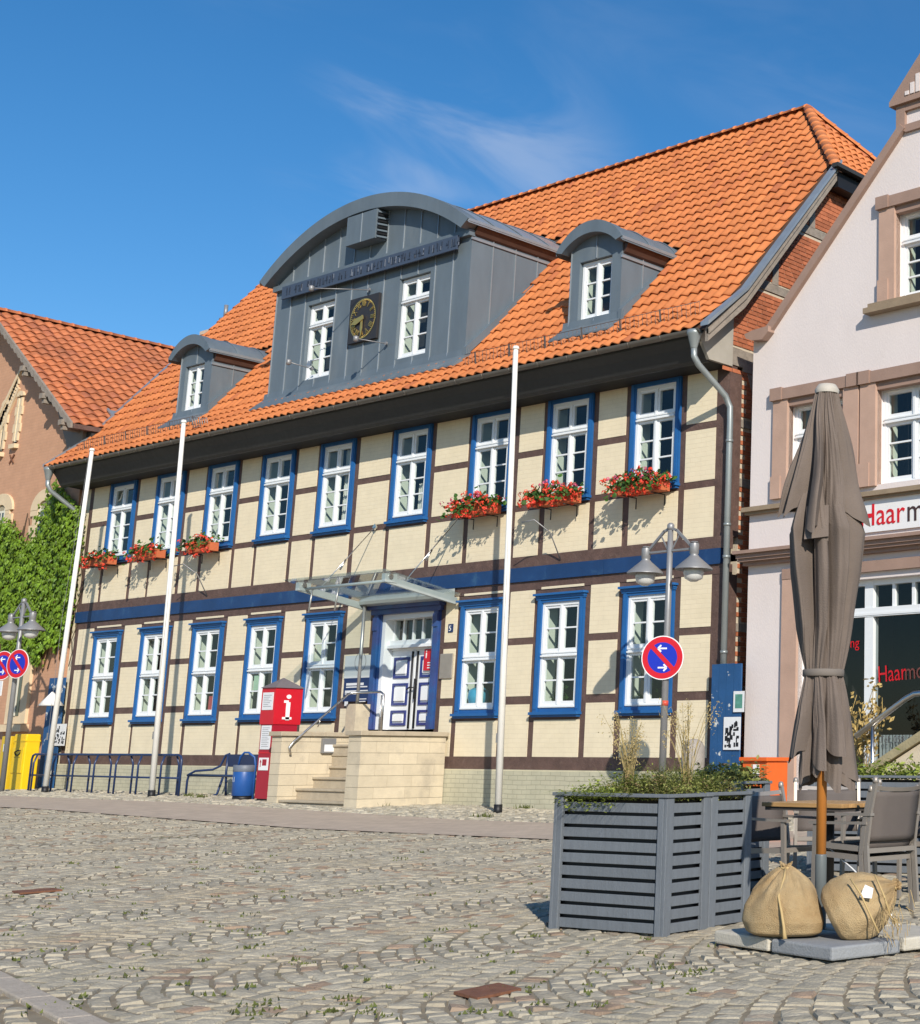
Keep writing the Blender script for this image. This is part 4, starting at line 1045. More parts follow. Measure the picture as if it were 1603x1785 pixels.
# info pillar
IP = thing('info_pillar', 'tall red tourist information pillar with white letter i beside the stair', 'pillar', (0, 0, 0))
px0, px1, py0, py1 = -10.66, -10.20, -1.70, -1.10; zg = gz(-10.4, -1.5)
M_redd = mat('dark_red_panel', (.36, .012, .03), .35, .08, 3)
box('column', px0 + .03, px1 - .02, py0 + .02, py1 - .05, zg + .06, 1.50, M_redd, IP); box('foot', px0 + .06, px1 - .04, py0 + .05, py1 - .08, zg - .05, zg + .065, M_black, IP)
box('head', px0, px1, py0, py1, 1.5005, 2.21, M_red, IP)
b = MB(); b.add([(px0 - .03, py0 - .03, 2.2105), (px1 + .03, py0 - .03, 2.2105), (px1 + .03, py1 + .03, 2.2105), (px0 - .03, py1 + .03, 2.2105), ((px0 + px1) / 2, (py0 + py1) / 2, 2.42)], [(3, 2, 1, 0), (0, 1, 4), (1, 2, 4), (2, 3, 4), (3, 0, 4)]); b.build('pyramid_cap', mat('cap_grey', (.16, .14, .15), .5), IP)
text_obj('letter_i', 'i', .78, M_signwhite, IP, (px1 + .003, py0 + .19, 1.585), rot=(math.pi / 2, 0, math.pi / 2), ext=.006, sx=1.25)
b = MB(); b.box(px1 + .001, px1 + .009, py0 + .185, py0 + .39, 1.60, 1.645); b.box(px1 + .001, px1 + .0092, py0 + .20, py0 + .30, 1.97 - .05, 1.97); b.build('letter_serif', M_signwhite, IP)
box('notice_upper', px0 + .05, px1 - .05, py0 - .008, py0 - .001, 1.78, 2.12, M_paper, IP); box('notice_lower', px0 + .07, px1 - .06, py0 + .010, py0 + .018, 1.02, 1.48, M_paper, IP); box('notice_seam', px0 + .03, px1 - .02, py0 + .012, py0 + .0195, .94, .97, M_red, IP)
b = MB()
for k in range(7): b.box(px0 + .09, px1 - .1 - .05 * (k % 3), py0 - .0095, py0 - .008, 2.06 - .036 * k, 2.068 - .036 * k)
for k in range(11): b.box(px0 + .11, px1 - .11 - .04 * (k % 2), py0 + .0085, py0 + .010, 1.43 - .036 * k, 1.438 - .036 * k)
b.build('notice_print', M_ink, IP)
box('arrow_sign', px0 + .08, px1 - .06, py0 + .012, py0 + .018, .62, .86, M_signwhite, IP)
b = MB(); b.box(px0 + .13, px0 + .15, py0 + .009, py0 + .012, .68, .78); b.add([(px0 + .105, py0 + .0105, .77), (px0 + .175, py0 + .0105, .77), (px0 + .14, py0 + .0105, .83)], [(0, 1, 2)]); b.box(px0 + .20, px1 - .12, py0 + .009, py0 + .012, .71, .83); b.build('arrow_print', M_redd, IP)
# house number, plaque, red door notice
hn = thing('house_number', 'small dark plate with house number 5 beside the entrance door', 'plate'); zc_ = onY(787, 1095).z; xc_ = onY(787, 1095).x
box('plate', xc_ - .07, xc_ + .07, -.03, -.016, zc_ - .08, zc_ + .08, M_navy, hn); text_obj('numeral', '5', .15, M_signwhite, hn, (xc_ - .045, -.032, zc_ - .055))
q0, q1 = onY(770, 1140), onY(788, 1183)
tag(box('bronze_plaque', q0.x, q1.x + .02, -.045, -.016, q1.z, q0.z, mat('bronze_grey', (.36, .32, .27), .45, .1, 8, metal=.3), None, bevel=.02), 'grey metal plaque on the narrow cream panel below the house number', 'plaque')
q0, q1 = onY(740, 1137, .2), onY(757, 1168, .2)
rn = thing('door_notice', 'red tourist information notice with white i on the entrance door', 'sign'); box('notice_board', q0.x, q1.x + .03, .19, .20, q1.z, q0.z + .06, M_red, rn); text_obj('letter_i', 'i', .24, M_signwhite, rn, (q0.x + .04, .188, q0.z - .12), sx=1.3)
b = MB()
for k in range(3): b.box(q0.x + .12, q1.x, .188, .1895, q1.z + .04 + .05 * k, q1.z + .06 + .05 * k)
b.build('notice_print', M_signwhite, rn)
# ------------------------------------------------------------------ flag poles
def flagpole(x, y, top, lean, label):
    z = gz(x, y); h = top - z
    t = thing('flagpole', label, 'flagpole', (x, y, z), 0, 'white flag poles before the town hall')
    b = MB(); b.tube([(0, 0, .15), (lean[0] * .5, lean[1] * .5, h * .5), (lean[0], lean[1], h)], .06, 12, radii=[.062, .055, .045]); b.build('shaft', M_polewhite, t)
    b = MB(); b.lathe([(.06, 0), (.065, .005), (.05, .06)], (lean[0], lean[1], h), 10); b.build('truck', M_polewhite, t)
    b = MB(); b.lathe([(.075, -.05), (.075, .16)], n=12); b.build('sleeve', M_black, t)
    b = MB(); b.tube([(-.05, -.05, 1.3), (-.055, -.05, h * .5), (lean[0] - .045, lean[1] - .03, h)], .004, 4, False); b.bar((-.06, -.06, 1.2), (-.06, -.06, 1.36), .02, .03, (0, 1, 0)); b.build('halyard', M_gsteel, t)
    return t
B1, B2, B3 = onG(77, 1386), onG(263, 1391), onG(867, 1422)
for (px, py, yy, tx, ty, lab) in ((77, 1386, -1.55, 160, 786, 'white flagpole at the ivy corner of the town hall'), (263, 1391, -1.75, 320, 737, 'white flagpole before the third ground-floor window'), (867, 1422, -1.30, 899, 609, 'white flagpole between the entrance steps and the grey planters')):
    p = onY(px, py, yy); q = onY(tx, ty, yy); flagpole(p.x, yy, q.z, (q.x - p.x, 0), lab)
# ------------------------------------------------------------------ street lamps
def lamp(x, y, top, label, lean=0.0):
    z = gz(x, y); h = top - z; t = thing('street_lamp', label, 'street lamp', (x, y, z), 0, 'twin-headed street lamps')
    b = MB(); b.tube([(-lean, 0, -.05), (-lean * .3, 0, h * .7), (0, 0, h)], .06, 12, radii=[.06, .052, .045]); b.lathe([(.05, h - .08), (.06, h - .06), (.06, h), (.03, h + .03)], n=12); b.build('post', M_gsteel, t)
    for s_ in (-1, 1):
        MB().bar((s_ * .03, 0, h - .06), (s_ * .14, 0, h - .10), .035, .04).bar((s_ * .13, 0, h - .09), (s_ * .53, 0, h - .43), .035, .04).build('arm', M_gsteel, t); MB().bar((s_ * .04, 0, h - .42), (s_ * .50, 0, h - .42), .03, .03).build('tie_bar', M_gsteel, t); MB().bar((s_ * .05, 0, h - .40), (s_ * .20, 0, h - .17), .018, .02).build('brace', M_gsteel, t)
        b = MB(); b.lathe([(.07, -.34), (.075, -.36), (.075, -.50), (.06, -.52), (.09, -.56), (.30, -.74), (.305, -.76)], (s_ * .53, 0, h), 20, caps=False); b.lathe([(.30, -.755), (.06, -.56)], (s_ * .53, 0, h), 20, caps=False); b.lathe([(.075, -.33), (.05, -.31), (.0, -.31)], (s_ * .53, 0, h), 16, caps=False)
        hd = b.build('lamp_shade', M_gsteel, t)
        b = MB(); b.lathe([(.15, -.74), (.165, -.80), (.14, -.90), (.05, -.95), (.0, -.955)], (s_ * .53, 0, h), 16, caps=False); b.build('globe', mat('frosted_globe', (.62, .62, .6), .25, .04, 5, spec=.5), hd)
    return t
LR = onY(1161, 1147, -1.60); lt = onY(1168, 915, -1.60)
lamp(LR.x, -1.60, lt.z, 'grey twin-headed street lamp rising behind the grey planters')
def no_stop(c, nrm, r, label, arrows=True, group='round no-stopping signs'):
    t = thing('no_stopping_sign', label, 'traffic sign', c, 0, group); n = Vector(nrm).normalized(); rt = n.cross(Vector((0, 0, 1))).normalized() * -1; up = Vector((0, 0, 1))
    MB().disc((0, 0, 0), n, r, .012, 40).build('plate', M_signwhite, t); MB().disc(n * .0125, n, r * .955, .002, 40).build('red_ring', M_red, t)
    MB().disc(n * .0148, n, r * .70, .002, 36).build('blue_field', mat('sign_blue', (.012, .03, .42), .35, .03, 5), t)
    b = MB(); d_ = (rt - up).normalized() * r * .72; b.bar(n * .0185 - d_, n * .0185 + d_, r * .20, .003, n); b.build('red_bar', M_red, t)
    if arrows:
        for (cy, sg) in ((.42, -1), (-.45, 1)):
            b = MB(); c0 = n * .0185 + up * (r * cy); b.bar(c0 - rt * (sg * r * .20), c0 + rt * (sg * r * .17), r * .07, .003, n); tip = c0 + rt * (sg * r * .22)
            b.bar(tip, tip + (-rt * sg + up) * r * .15, r * .075, .003, n); b.bar(tip, tip + (-rt * sg - up) * r * .15, r * .075, .003, n); b.build('arrow', M_signwhite, t)
    b = MB(); b.bar((0, 0, -.02) - n * .02 if False else Vector((0, 0, 0)) - n * .03 - up * .1, Vector((0, 0, 0)) - n * .03 + up * .1, .03, .05, n); b.build('clamp', M_gsteel, t)
    return t
sc_ = onY(1161, 1147, -1.60)
no_stop((sc_.x, -1.68, sc_.z), (.50, -1, 0), .345, 'round no-stopping sign with two white arrows on the lamp above the planters')
b = MB(); b.lathe([(.056, 0), (.056, .08)], (LR.x + .004, -1.6, 1.70), 12); tag(b.build('post_sticker', mat('sticker_red', (.6, .08, .05), .4)), 'small red sticker on the lamp post behind the planters', 'sticker')
LL_ = onY(28, 1130, -1.7); lt2 = onY(42, 1045, -1.7); lb = onY(2, 1382, -1.7)
lamp(lt2.x, -1.7, lt2.z, 'grey twin-headed street lamp in front of the ivy', lean=lt2.x - lb.x)
q = onY(31, 1157, -1.8); no_stop((q.x, -1.80, q.z), (.27, -.96, 0), .345, 'whole round no-stopping sign on the lamp post before the ivy')
q = onY(5, 1160, -1.8); no_stop((q.x, -1.80, q.z), (.27, -.96, 0), .345, 'round no-stopping sign half cut off by the picture edge')
q = onY(4, 1198, -1.8); tag(box('supplementary_plate', q.x - .3, q.x + .02, -1.83, -1.81, q.z - .2, q.z + .15, M_paper), 'small white plate under the half-cut no-stopping sign', 'sign')

# ------------------------------------------------------------------ bicycle rack, bench, litter bin
BR = thing('bicycle_rack', 'dark blue tubular bicycle rack along the town hall', 'bicycle rack', (0, 0, 0))
ry = -1.20
xsr = [onY(x, 1350, ry).x for x in (52, 95, 133, 175, 217, 262)]
xe0, xe1 = xsr[0] - .0, onY(314, 1350, ry).x
zt = .90
b = MB(); b.tube([(xe0, ry, gz(xe0, ry) + .0), (xe0, ry, zt - .12), (xe0 + .04, ry, zt - .03), (xe0 + .14, ry, zt), (xe1 - .14, ry, zt), (xe1 - .04, ry, zt - .03), (xe1, ry, zt - .12), (xe1, ry, 0)], .026, 8); b.build('top_rail', M_rackblue, BR)
b = MB(); b.tube([(xe0, ry, .42), (xe1, ry, .42)], .02, 8); b.build('low_rail', M_rackblue, BR)
n = 7
for k in range(n):
    x = xe0 + (xe1 - xe0) * (k + .35) / n; g_ = gz(x, ry)
    for dx, dy in ((0, -.10), (.34, .10)):
        b = MB(); b.tube([(x + dx, ry + dy, g_), (x + dx, ry + dy, zt - .2), (x + dx, ry + dy * .4, zt - .02)], .022, 8); b.build('hoop_post', M_rackblue, BR)
BN = thing('bench', 'dark blue steel bench with mesh seat between rack and red pillar', 'bench', (0, 0, 0))
bx0, bx1, by = onY(327, 1350, -1.0).x, onY(446, 1350, -1.0).x, -1.0
MB().box(bx0 + .85, bx1 + .9, by + .36, by + .39, .66, .92).build('backrest', mat('bench_back_blue', (.02, .032, .085), .4), BN)
b = MB(); b.tube([(bx0 + .85, by + .40, .02), (bx0 + .85, by + .36, .55), (bx0 + .85, by + .37, .92)], .025, 8); b.build('rear_leg', M_rackblue, BN)
b = MB(); b.tube([(bx0, by, .02), (bx0, by, .36), (bx0 + .05, by, .5), (bx0 + .2, by + .05, .57), (bx0 + .6, by + .2, .6), (bx0 + .72, by + .3, .68), (bx0 + .78, by + .36, .90), (bx0 + .9, by + .37, .93)], .024, 8); b.build('arm', M_rackblue, BN)
b = MB(); b.tube([(bx0, by, .03), (bx0 + .75, by + .1, .03), (bx0 + .85, by + .2, .10), (bx0 + .87, by + .3, .5)], .024, 8); b.build('foot_rail', M_rackblue, BN)
b = MB(); b.tube([(bx0, by, .48), (bx1 + .9, by + .02, .48)], .028, 8); b.tube([(bx0 + .85, by + .34, .47), (bx1 + .9, by + .34, .47)], .022, 8)
for k in range(14): b.tube([(bx0 + .1 + k * .19, by, .485), (bx0 + .14 + k * .19, by + .34, .475)], .008, 5)
b.build('seat', M_rackblue, BN)
b = MB(); b.tube([(bx1 + .7, by, .02), (bx1 + .7, by, .48)], .025, 8); b.tube([(bx1 + .75, by + .36, .02), (bx1 + .75, by + .36, .66)], .025, 8); b.build('leg', M_rackblue, BN)
p = onY(422, 1392, -1.55); LB = thing('litter_bin', 'blue round litter bin with handle hoop beside the red pillar', 'litter bin', (p.x, -1.55, gz(p.x, -1.55)))
b = MB(); b.lathe([(.20, .09), (.21, .10), (.215, .62), (.2, .64)], n=20); b.build('drum', M_binblue, LB)
b = MB(); b.lathe([(.218, .56), (.222, .57), (.222, .68), (.21, .69), (.19, .65)], n=20, caps=False); b.build('rim', mat('bin_rim', (.13, .15, .19), .5), LB)
b = MB(); b.tube([(.19, .1, .0), (.19, .1, .70), (.17, .08, .84), (.08, .0, .93), (-.02, -.03, .93), (-.12, -.05, .84), (-.16, -.05, .66)], .022, 8); b.build('hoop', M_binblue, LB)
b = MB(); b.lathe([(.17, 0), (.19, .02), (.19, .09)], n=16); b.build('base', M_black, LB)
MB().add([(-.10, -.19, .36), (.02, -.219, .36), (.02, -.219, .46), (-.10, -.19, .46)], [(0, 1, 2, 3)]).build('sticker', M_paper, LB)
# ------------------------------------------------------------------ flower boxes
def flower_box(xc, label, pinkish, thin, w=1.15, dx=0.0):
    zb, y = 5.46, -.30
    t = thing('window_box', label, 'flower box', (xc + dx, y, zb), 0, 'flower boxes under upper windows')
    b = MB(); b.box(-w / 2, w / 2, -.11, .11, 0, .03); b.box(-w / 2, w / 2, -.11, -.09, .03, .19); b.box(-w / 2, w / 2, .09, .11, .03, .19); b.box(-w / 2, -w / 2 + .02, -.09, .09, .03, .19); b.box(w / 2 - .02, w / 2, -.09, .09, .03, .19); b.box(-w / 2 - .012, w / 2 + .012, -.122, -.108, .16, .2)
    b.build('trough', M_terra, t)
    b = MB()
    for s_ in (-.35, .35): b.tube([(s_, .22, -.22), (s_, .22, -.02), (s_, -.12, -.02)], .012, 5)
    build_each(b, 'bracket', M_black, t)
    lf = MB(); nl = 330 if not thin else 200
    sx = .68 if not thin else .62
    for _ in range(nl):
        x = uni(-sx, sx) - (.12 if thin else .0); yy = random.gauss(-.05, .13); z = .17 + abs(random.gauss(.06, .12)) * (1 - .5 * abs(x) / sx) - (.22 * max(0, -yy - .12) / .2)
        s_ = uni(.03, .06); n_ = Vector((uni(-.7, .7), uni(-1, .2), uni(.1, 1))).normalized(); a = n_.orthogonal().normalized(); a.rotate(Matrix.Rotation(uni(0, 6.28), 3, n_)); c = n_.cross(a); p = Vector((x, yy, z))
        pts = [p + (a * math.cos(k * 1.047) + c * math.sin(k * 1.047)) * s_ * (1 if k % 2 else .85) + n_ * (.012 if k % 2 else 0) for k in range(6)]
        lf.add(pts, [(0, 1, 2, 3, 4, 5)])
    lf.build('foliage', M_leaf, t)
    fl = MB(); fp = MB()
    for _ in range(120 if not thin else 55):
        x = uni(-sx - .04, sx + .04) - (.14 if thin else 0); yy = uni(-.30, .02); z = .10 + uni(-.16, .36) * (1 - .45 * abs(x) / sx) - (.05 if thin else 0)
        hd = fp if (rnd() < pinkish and z > .25) else fl; c = Vector((x, yy, z)); R_ = uni(.028, .05)
        for k in range(11):
            d_ = Vector((random.gauss(0, 1), random.gauss(0, 1) - .5, random.gauss(0, 1) + .3)).normalized(); q = c + d_ * R_; s_ = uni(.014, .024); a = d_.orthogonal().normalized(); a.rotate(Matrix.Rotation(uni(0, 6.28), 3, d_)); e = d_.cross(a)
            hd.add([q + a * s_, q + e * s_, q - a * s_, q - e * s_], [(0, 1, 2, 3)])
    fl.build('red_blossom', M_bloom, t)
    if fp.v: fp.build('pink_blossom', M_bloomp, t)
    return t
flower_box(WC[0], 'sparse red geranium box under the upper window nearest the ivy', .0, True, .95, -.12)
flower_box(WC[1], 'red geranium box under the second upper window from the ivy', .15, True, .95, -.1)
flower_box(WC[2], 'red geranium box under the third upper window from the ivy', .15, True, .95, -.1)
flower_box(WC[6], 'full red geranium box beside the flagpole near the canopy', .2, False)
flower_box(WC[7], 'full red geranium box second from the brick gable corner', .3, False)
flower_box(WC[8], 'full red geranium box nearest the brick gable corner', .4, False)
# small flag holders (curved iron hooks) on the upper sill beam
for x, k in ((-4.05, 'second geranium box from the brick gable'), (-15.85, 'third geranium box from the ivy')):
    b = MB(); b.tube([(x, -.05, 4.48), (x + .02, -.35, 4.95), (x - .12, -.62, 5.16), (x - .34, -.72, 5.12)], .012, 6); tag(b.build('iron_hook', M_gsteel), 'thin curved iron hook on the beam under the %s' % k, 'hook', 'iron hooks on the beam')
# ------------------------------------------------------------------ blue board gates in the gaps between the houses
M_gate = mat('peeling_blue_boards', (.020, .085, .22), .6, .15, 3, .15, 30, col2=(.62, .64, .62), fac2=(.615, .64), scale2=3.4)
def gate(x0, x1, y, ztop, label, nb):
    t = thing('board_gate', label, 'gate', (0, 0, 0), 0, 'blue board gates')
    for k in range(nb): box('board', x0 + (x1 - x0) * k / nb + .003, x0 + (x1 - x0) * (k + 1) / nb - .003, y + uni(-.003, .003), y + .03, -.15, ztop + uni(-.004, .004), M_gate, t)
    return t
g0 = onY(1252, 1160, .06); gate(-.03, .62, .02 - .26, 2.42, 'weathered blue board gate between town hall and pink house', 4)
gate(-22.62, -21.83, -.10, 2.78, 'weathered blue board gate between ivy house and town hall', 5)
def poster(x0, x1, z0, z1, y, label, kind, rot=0):
    t = thing('poster', label, 'poster', (0, 0, 0)); box('sheet', x0, x1, y - .006, y, z0, z1, M_paper, t)
    b = MB()
    if kind == 'green': b.box(x0 + .04, x1 - .04, y - .0085, y - .006, z0 + .06, z1 - .05); b.build('print', mat('poster_green', (.10, .28, .22), .5, .3, 12), t)
    else:
        for k in range(26):
            a, c = uni(x0 + .03, x1 - .08), uni(z0 + .03, z1 - .12); b.box(a, a + uni(.02, .07), y - .008 - k * .00002, y - .006, c, c + uni(.02, .09))
        b.build('print', M_black, t)
P = lambda x, y, Y: onY(x, y, Y)
a, c = P(1279, 1205, -.26), P(1297, 1241, -.26); poster(a.x, c.x, c.z, a.z, -.262, 'small green-and-white poster on a blue gate', 'green')
a, c = P(1262, 1250, -.26), P(1290, 1307, -.26); poster(a.x, c.x, c.z, a.z, -.262, 'black-and-white poster below the green one on a blue gate', 'bw')
a, c = P(96, 1262, -.12), P(112, 1300, -.12); poster(a.x, c.x, c.z, a.z, -.122, 'torn black-and-white poster on the blue gate by the ivy', 'bw')
b = MB(); a = P(95, 1222, -.25)
b.lathe([(.02, .34), (.12, .22), (.30, .0), (.28, .0), (.1, .2)], (a.x + .05, -.35, a.z - .12), 14, caps=False); tag(b.build('white_hood', M_signwhite), 'white cone-shaped hood on the wall below the ivy', 'hood')
# ------------------------------------------------------------------ yellow post boxes
YB = thing('post_box', 'yellow post box with black horn emblem under the ivy', 'post box', (0, 0, 0), 0, 'yellow post boxes')
a, c = onY(25, 1283, -.95), onY(46, 1281, -.95); zg = gz(a.x, -.9)
MB().box(a.x, c.x, -.95, -.60, zg, 1.38).build('body', M_yellow, YB, bevel=.03); MB().box(a.x - .01, c.x + .01, -.965, -.6, 1.20, 1.235).build('flap', M_yellow, YB); MB().box(a.x + .03, c.x - .03, -.97, -.95, .45, 1.05).build('door', M_yellow, YB, bevel=.008)
b = MB(); xm = (a.x + c.x) / 2
b.tube([(xm + .13 * math.cos(t), -.975, .95 + .08 * math.sin(t)) for t in [math.pi + k * math.pi / 8 for k in range(9)]], .018, 6); b.tube([(xm - .13, -.975, .95), (xm + .02, -.975, .99), (xm + .15, -.975, .98)], .014, 6); b.bar((xm - .14, -.973, .83), (xm - .04, -.973, .83), .02, .008); b.bar((xm + .04, -.973, .83), (xm + .14, -.973, .83), .02, .008); b.build('horn_emblem', M_black, YB)
YC = thing('parcel_box', 'yellow stamp machine with white display next to the post box', 'post box', (0, 0, 0), 0, 'yellow post boxes')
a2 = onY(4, 1283, -.95)
MB().box(a2.x + .05, a.x - .10, -.98, -.62, zg, 1.33).build('body', mat('postbox_yellow_old', (.62, .42, .02), .4), YC, bevel=.02); MB().box(a.x - .42, a.x - .22, -.99, -.97, .96, 1.14).build('display', M_paper, YC)

# ------------------------------------------------------------------ salmon brick house with gable, ivy and tiled roof
LH = thing('gabled_house', 'salmon brick gabled house with ivy, cream arches and weathered tile roof', 'building')
M_salm = brick_mat('salmon_brick', (.56, .315, .195), (.54, .30, .185), (.51, .29, .18), .25, .083, .008, 'XZ', bump=.3, rough=.8, var=.08)
M_cstone = mat('cream_terracotta', (.70, .55, .36), .7, .08, 4, .15, 30)
lx1, lrx, lrz, lez = -22.42, -27.80, 13.30, 9.05
ls = (lrz - 9.26) / (27.80 - 22.17)
def lz(x): return 9.26 + ls * (-22.17 - x)
b = MB(); b.prism([(-33.2, -.3), (lx1, -.3), (lx1, lz(lx1) - .25), (lrx, lrz - .25), (-33.2, lz(-22.17) - .25)], 'Y', 0.0, 0.35); W = b.build('wall', M_salm, LH)
b = MB(); b.box(lx1 - .35, lx1, .351, 12, -.3, 9.0); b.build('side_wall', M_salm, W)
# roof deck, tiles
b = MB(); b.add([(-22.17, -.5, 9.24), (-22.17, 12, 9.24), (lrx, 12, lrz - .02), (lrx, -.5, lrz - .02)], [(0, 1, 2, 3)]); b.add([(-33.4, -.5, 9.24), (-33.4, 12, 9.24), (lrx, 12, lrz - .02), (lrx, -.5, lrz - .02)], [(0, 1, 2, 3)]); LRo = b.build('roof', MATS['roof_deck'], LH)
tm2 = tile_mesh(.30, .36, M_tileold)
us = Vector((lrx + 22.17, 0, lrz - 9.26)); keep = []
for j in range(int(us.length / .36)):
    for i in range(int(12.4 / .30)):
        x = -22.17 + us.x * (j + .5) * .36 / us.length; y = -.5 + (i + .5) * .30; z = 9.26 + us.z * (j + .5) * .36 / us.length
        if x > VX0 + .05 and y > 1.0: continue
        px, py, d_ = project((x, y, z))
        if px < -60: continue
        keep.append((i, j))
TP2 = tile_plane((-22.17, -.5, 9.26), (0, 1, 0), us, keep, .30, .36); TP2.sort(key=lambda a: a[0])
place_tiles(TP2, tm2, LRo, 300, 'roof_tile_field')
capo = cap_mesh(.38, .14, .12, M_tileold); caps((lrx, -.5, lrz + .03), (lrx, 11.5, lrz + .03), capo, LRo, .38)
# barge board with scallops, soffit
b = MB(); T = 24
pts = []
for k in range(T + 1):
    x = -22.17 + (lrx + 22.17) * k / T; pts.append((x, lz(x) + .02))
low = []
for k in range(T * 3, -1, -1):
    x = -22.17 + (lrx + 22.17) * k / (T * 3); low.append((x, lz(x) - .13 - (.05 if k % 3 else .0)))
b.prism(pts + low, 'Y', -.56, -.50); b.build('barge_board', M_timberg, LRo)
b = MB(); b.prism([(-22.2, 9.22), (lrx, lrz - .06), (lrx, lrz - .14), (-22.2, 9.13)], 'Y', -.499, 0.2); b.build('soffit', mat('grey_soffit', (.23, .21, .19), .8), LRo)
b = MB()
for t_ in (.06, .28, .52): x = -22.3 + (lrx + 22.3) * t_; b.box(x - .09, x + .09, -.62, .0, lz(x) - .34, lz(x) - .2); b.box(x - .06, x + .06, -.55, .0, lz(x) - .46, lz(x) - .341)
build_each(b, 'bracket', M_timberg, LRo)
b = MB(); b.prism([(-22.42, 9.22), (-22.42, 8.2), (-22.75, 8.2), (-23.0, 8.55), (-24.3, 10.4), (-24.0, 10.45)], 'Y', -.10, -.002); b.build('gable_panel', mat('grey_gable_board', (.22, .19, .165), .8), W)
b = MB(); b.box(-22.26, -22.10, -.5, 1.2, 9.12, 9.24); b.build('eave_gutter', M_timber, LRo)
b = MB(); b.box(-22.6, -22.16, .0, 6, 8.2, 9.2); b.build('eave_box', M_fascia, LRo)
for (xa, ya) in ((-22.60, 1.75), (-22.50, .75)): 
    b = MB(); x = xa; b.add([(x, ya, lz(x) + .10), (x - .5, ya, lz(x - .5) + .10), (x - .5, ya + .7, lz(x - .5) + .12), (x, ya + .7, lz(x) + .12)], [(0, 1, 2, 3)]); b.bar((x, ya, lz(x) + .11), (x - .5, ya, lz(x - .5) + .12), .05, .05); b.build('valley_flashing', M_zincl, LRo)
# arched windows: cream arch, jambs, recessed light
def arched(xa, xb, z0, z1, nm, fw, depth=.18, pointed=False, toothed=True):
    xc = (xa + xb) / 2; r = (xb - xa) / 2; w = MB(); n = 12
    outer = [(xc + (r + fw) * math.cos(math.pi - math.pi * k / n), z1 + (r + fw) * .75 * math.sin(math.pi * k / n)) for k in range(n + 1)]
    inner = [(xc + r * math.cos(math.pi - math.pi * k / n), z1 + r * .7 * math.sin(math.pi * k / n)) for k in range(n + 1)]
    for k in range(n):
        q = [outer[k], outer[k + 1], inner[k + 1], inner[k]]; w.add([(p[0], -.06, p[1]) for p in q] + [(p[0], .02, p[1]) for p in q], [(0, 1, 2, 3), (7, 6, 5, 4), (0, 4, 5, 1), (1, 5, 6, 2), (2, 6, 7, 3), (3, 7, 4, 0)])
    if toothed:
        zz = z0 + .1; k = 0
        while zz < z1 - .1:
            e = fw if k % 2 else fw * .6; w.box(xa - e, xa, -.05, .02, zz, zz + .24); w.box(xb, xb + e, -.05, .02, zz, zz + .24); zz += .245; k += 1
    else: w.box(xa - fw, xa, -.05, .02, z0, z1); w.box(xb, xb + fw, -.05, .02, z0, z1)
    w.box(xa - fw * .8, xb + fw * .8, -.12, .02, z0 - .12, z0)
    o = w.build('arched_window', M_cstone, W)
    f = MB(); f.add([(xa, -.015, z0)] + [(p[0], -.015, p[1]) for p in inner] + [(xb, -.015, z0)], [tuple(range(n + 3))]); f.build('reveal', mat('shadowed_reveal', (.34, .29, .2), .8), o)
    c = MB(); c.box(xa + .04, xa + .10, -.03, -.017, z0, z1 + .1); c.box(xb - .10, xb - .04, -.03, -.017, z0, z1 + .1); c.box(xa + .1, xb - .1, -.03, -.017, z0, z0 + .07); c.box(xa + .1, xb - .1, -.03, -.017, z1 - .05, z1 + .01); c.box(xc - .02, xc + .02, -.029, -.017, z0 + .07, z1 - .05); c.box(xa + .1, xb - .1, -.029, -.017, (z0 + z1) / 2, (z0 + z1) / 2 + .05)
    c.build('casing', mat('cream_window_paint', (.72, .68, .55), .5), o)
    MB().add([(xa + .1, -.021, z0 + .07), (xb - .1, -.021, z0 + .07), (xb - .1, -.021, z1 - .05), (xa + .1, -.021, z1 - .05)], [(0, 1, 2, 3)]).build('glass_pane', mat('dim_glass', (.07, .075, .06), .1, .1, 3, spec=.6), o)
    return o
def wx(x, y): return onY(x, y, -.03)
a, c = wx(24, 775), wx(39, 690); arched(a.x, c.x - .05, a.z, c.z, 'w', .16)
a, c = wx(-2, 790), wx(14, 705); arched(a.x, c.x - .05, a.z, c.z, 'w', .16)
a, c = wx(60, 945), wx(88, 885); arched(a.x, c.x, a.z - 1.1, c.z, 'w', .40)
a, c = wx(-14, 960), wx(10, 890); arched(a.x, c.x, a.z - 1.1, c.z, 'w', .40)
a, c = wx(20, 1255), wx(45, 1180); 
fr = MB(); fr.box(a.x - .3, c.x + .3, -.08, .02, a.z - .1, c.z + .45); o = fr.build('ground_window', M_cstone, W); MB().box(a.x + .1, c.x - .05, -.095, -.081, a.z + .1, c.z + .2).build('glass_pane', MATS['dim_glass'], o); MB().box(a.x - .45, c.x + .4, -.2, -.0, a.z - .3, a.z - .12).build('sill', M_cstone, o); MB().box((a.x + c.x) / 2 - .04, (a.x + c.x) / 2 + .04, -.11, -.096, a.z + .1, c.z + .2).build('mullion', MATS['cream_window_paint'], o)
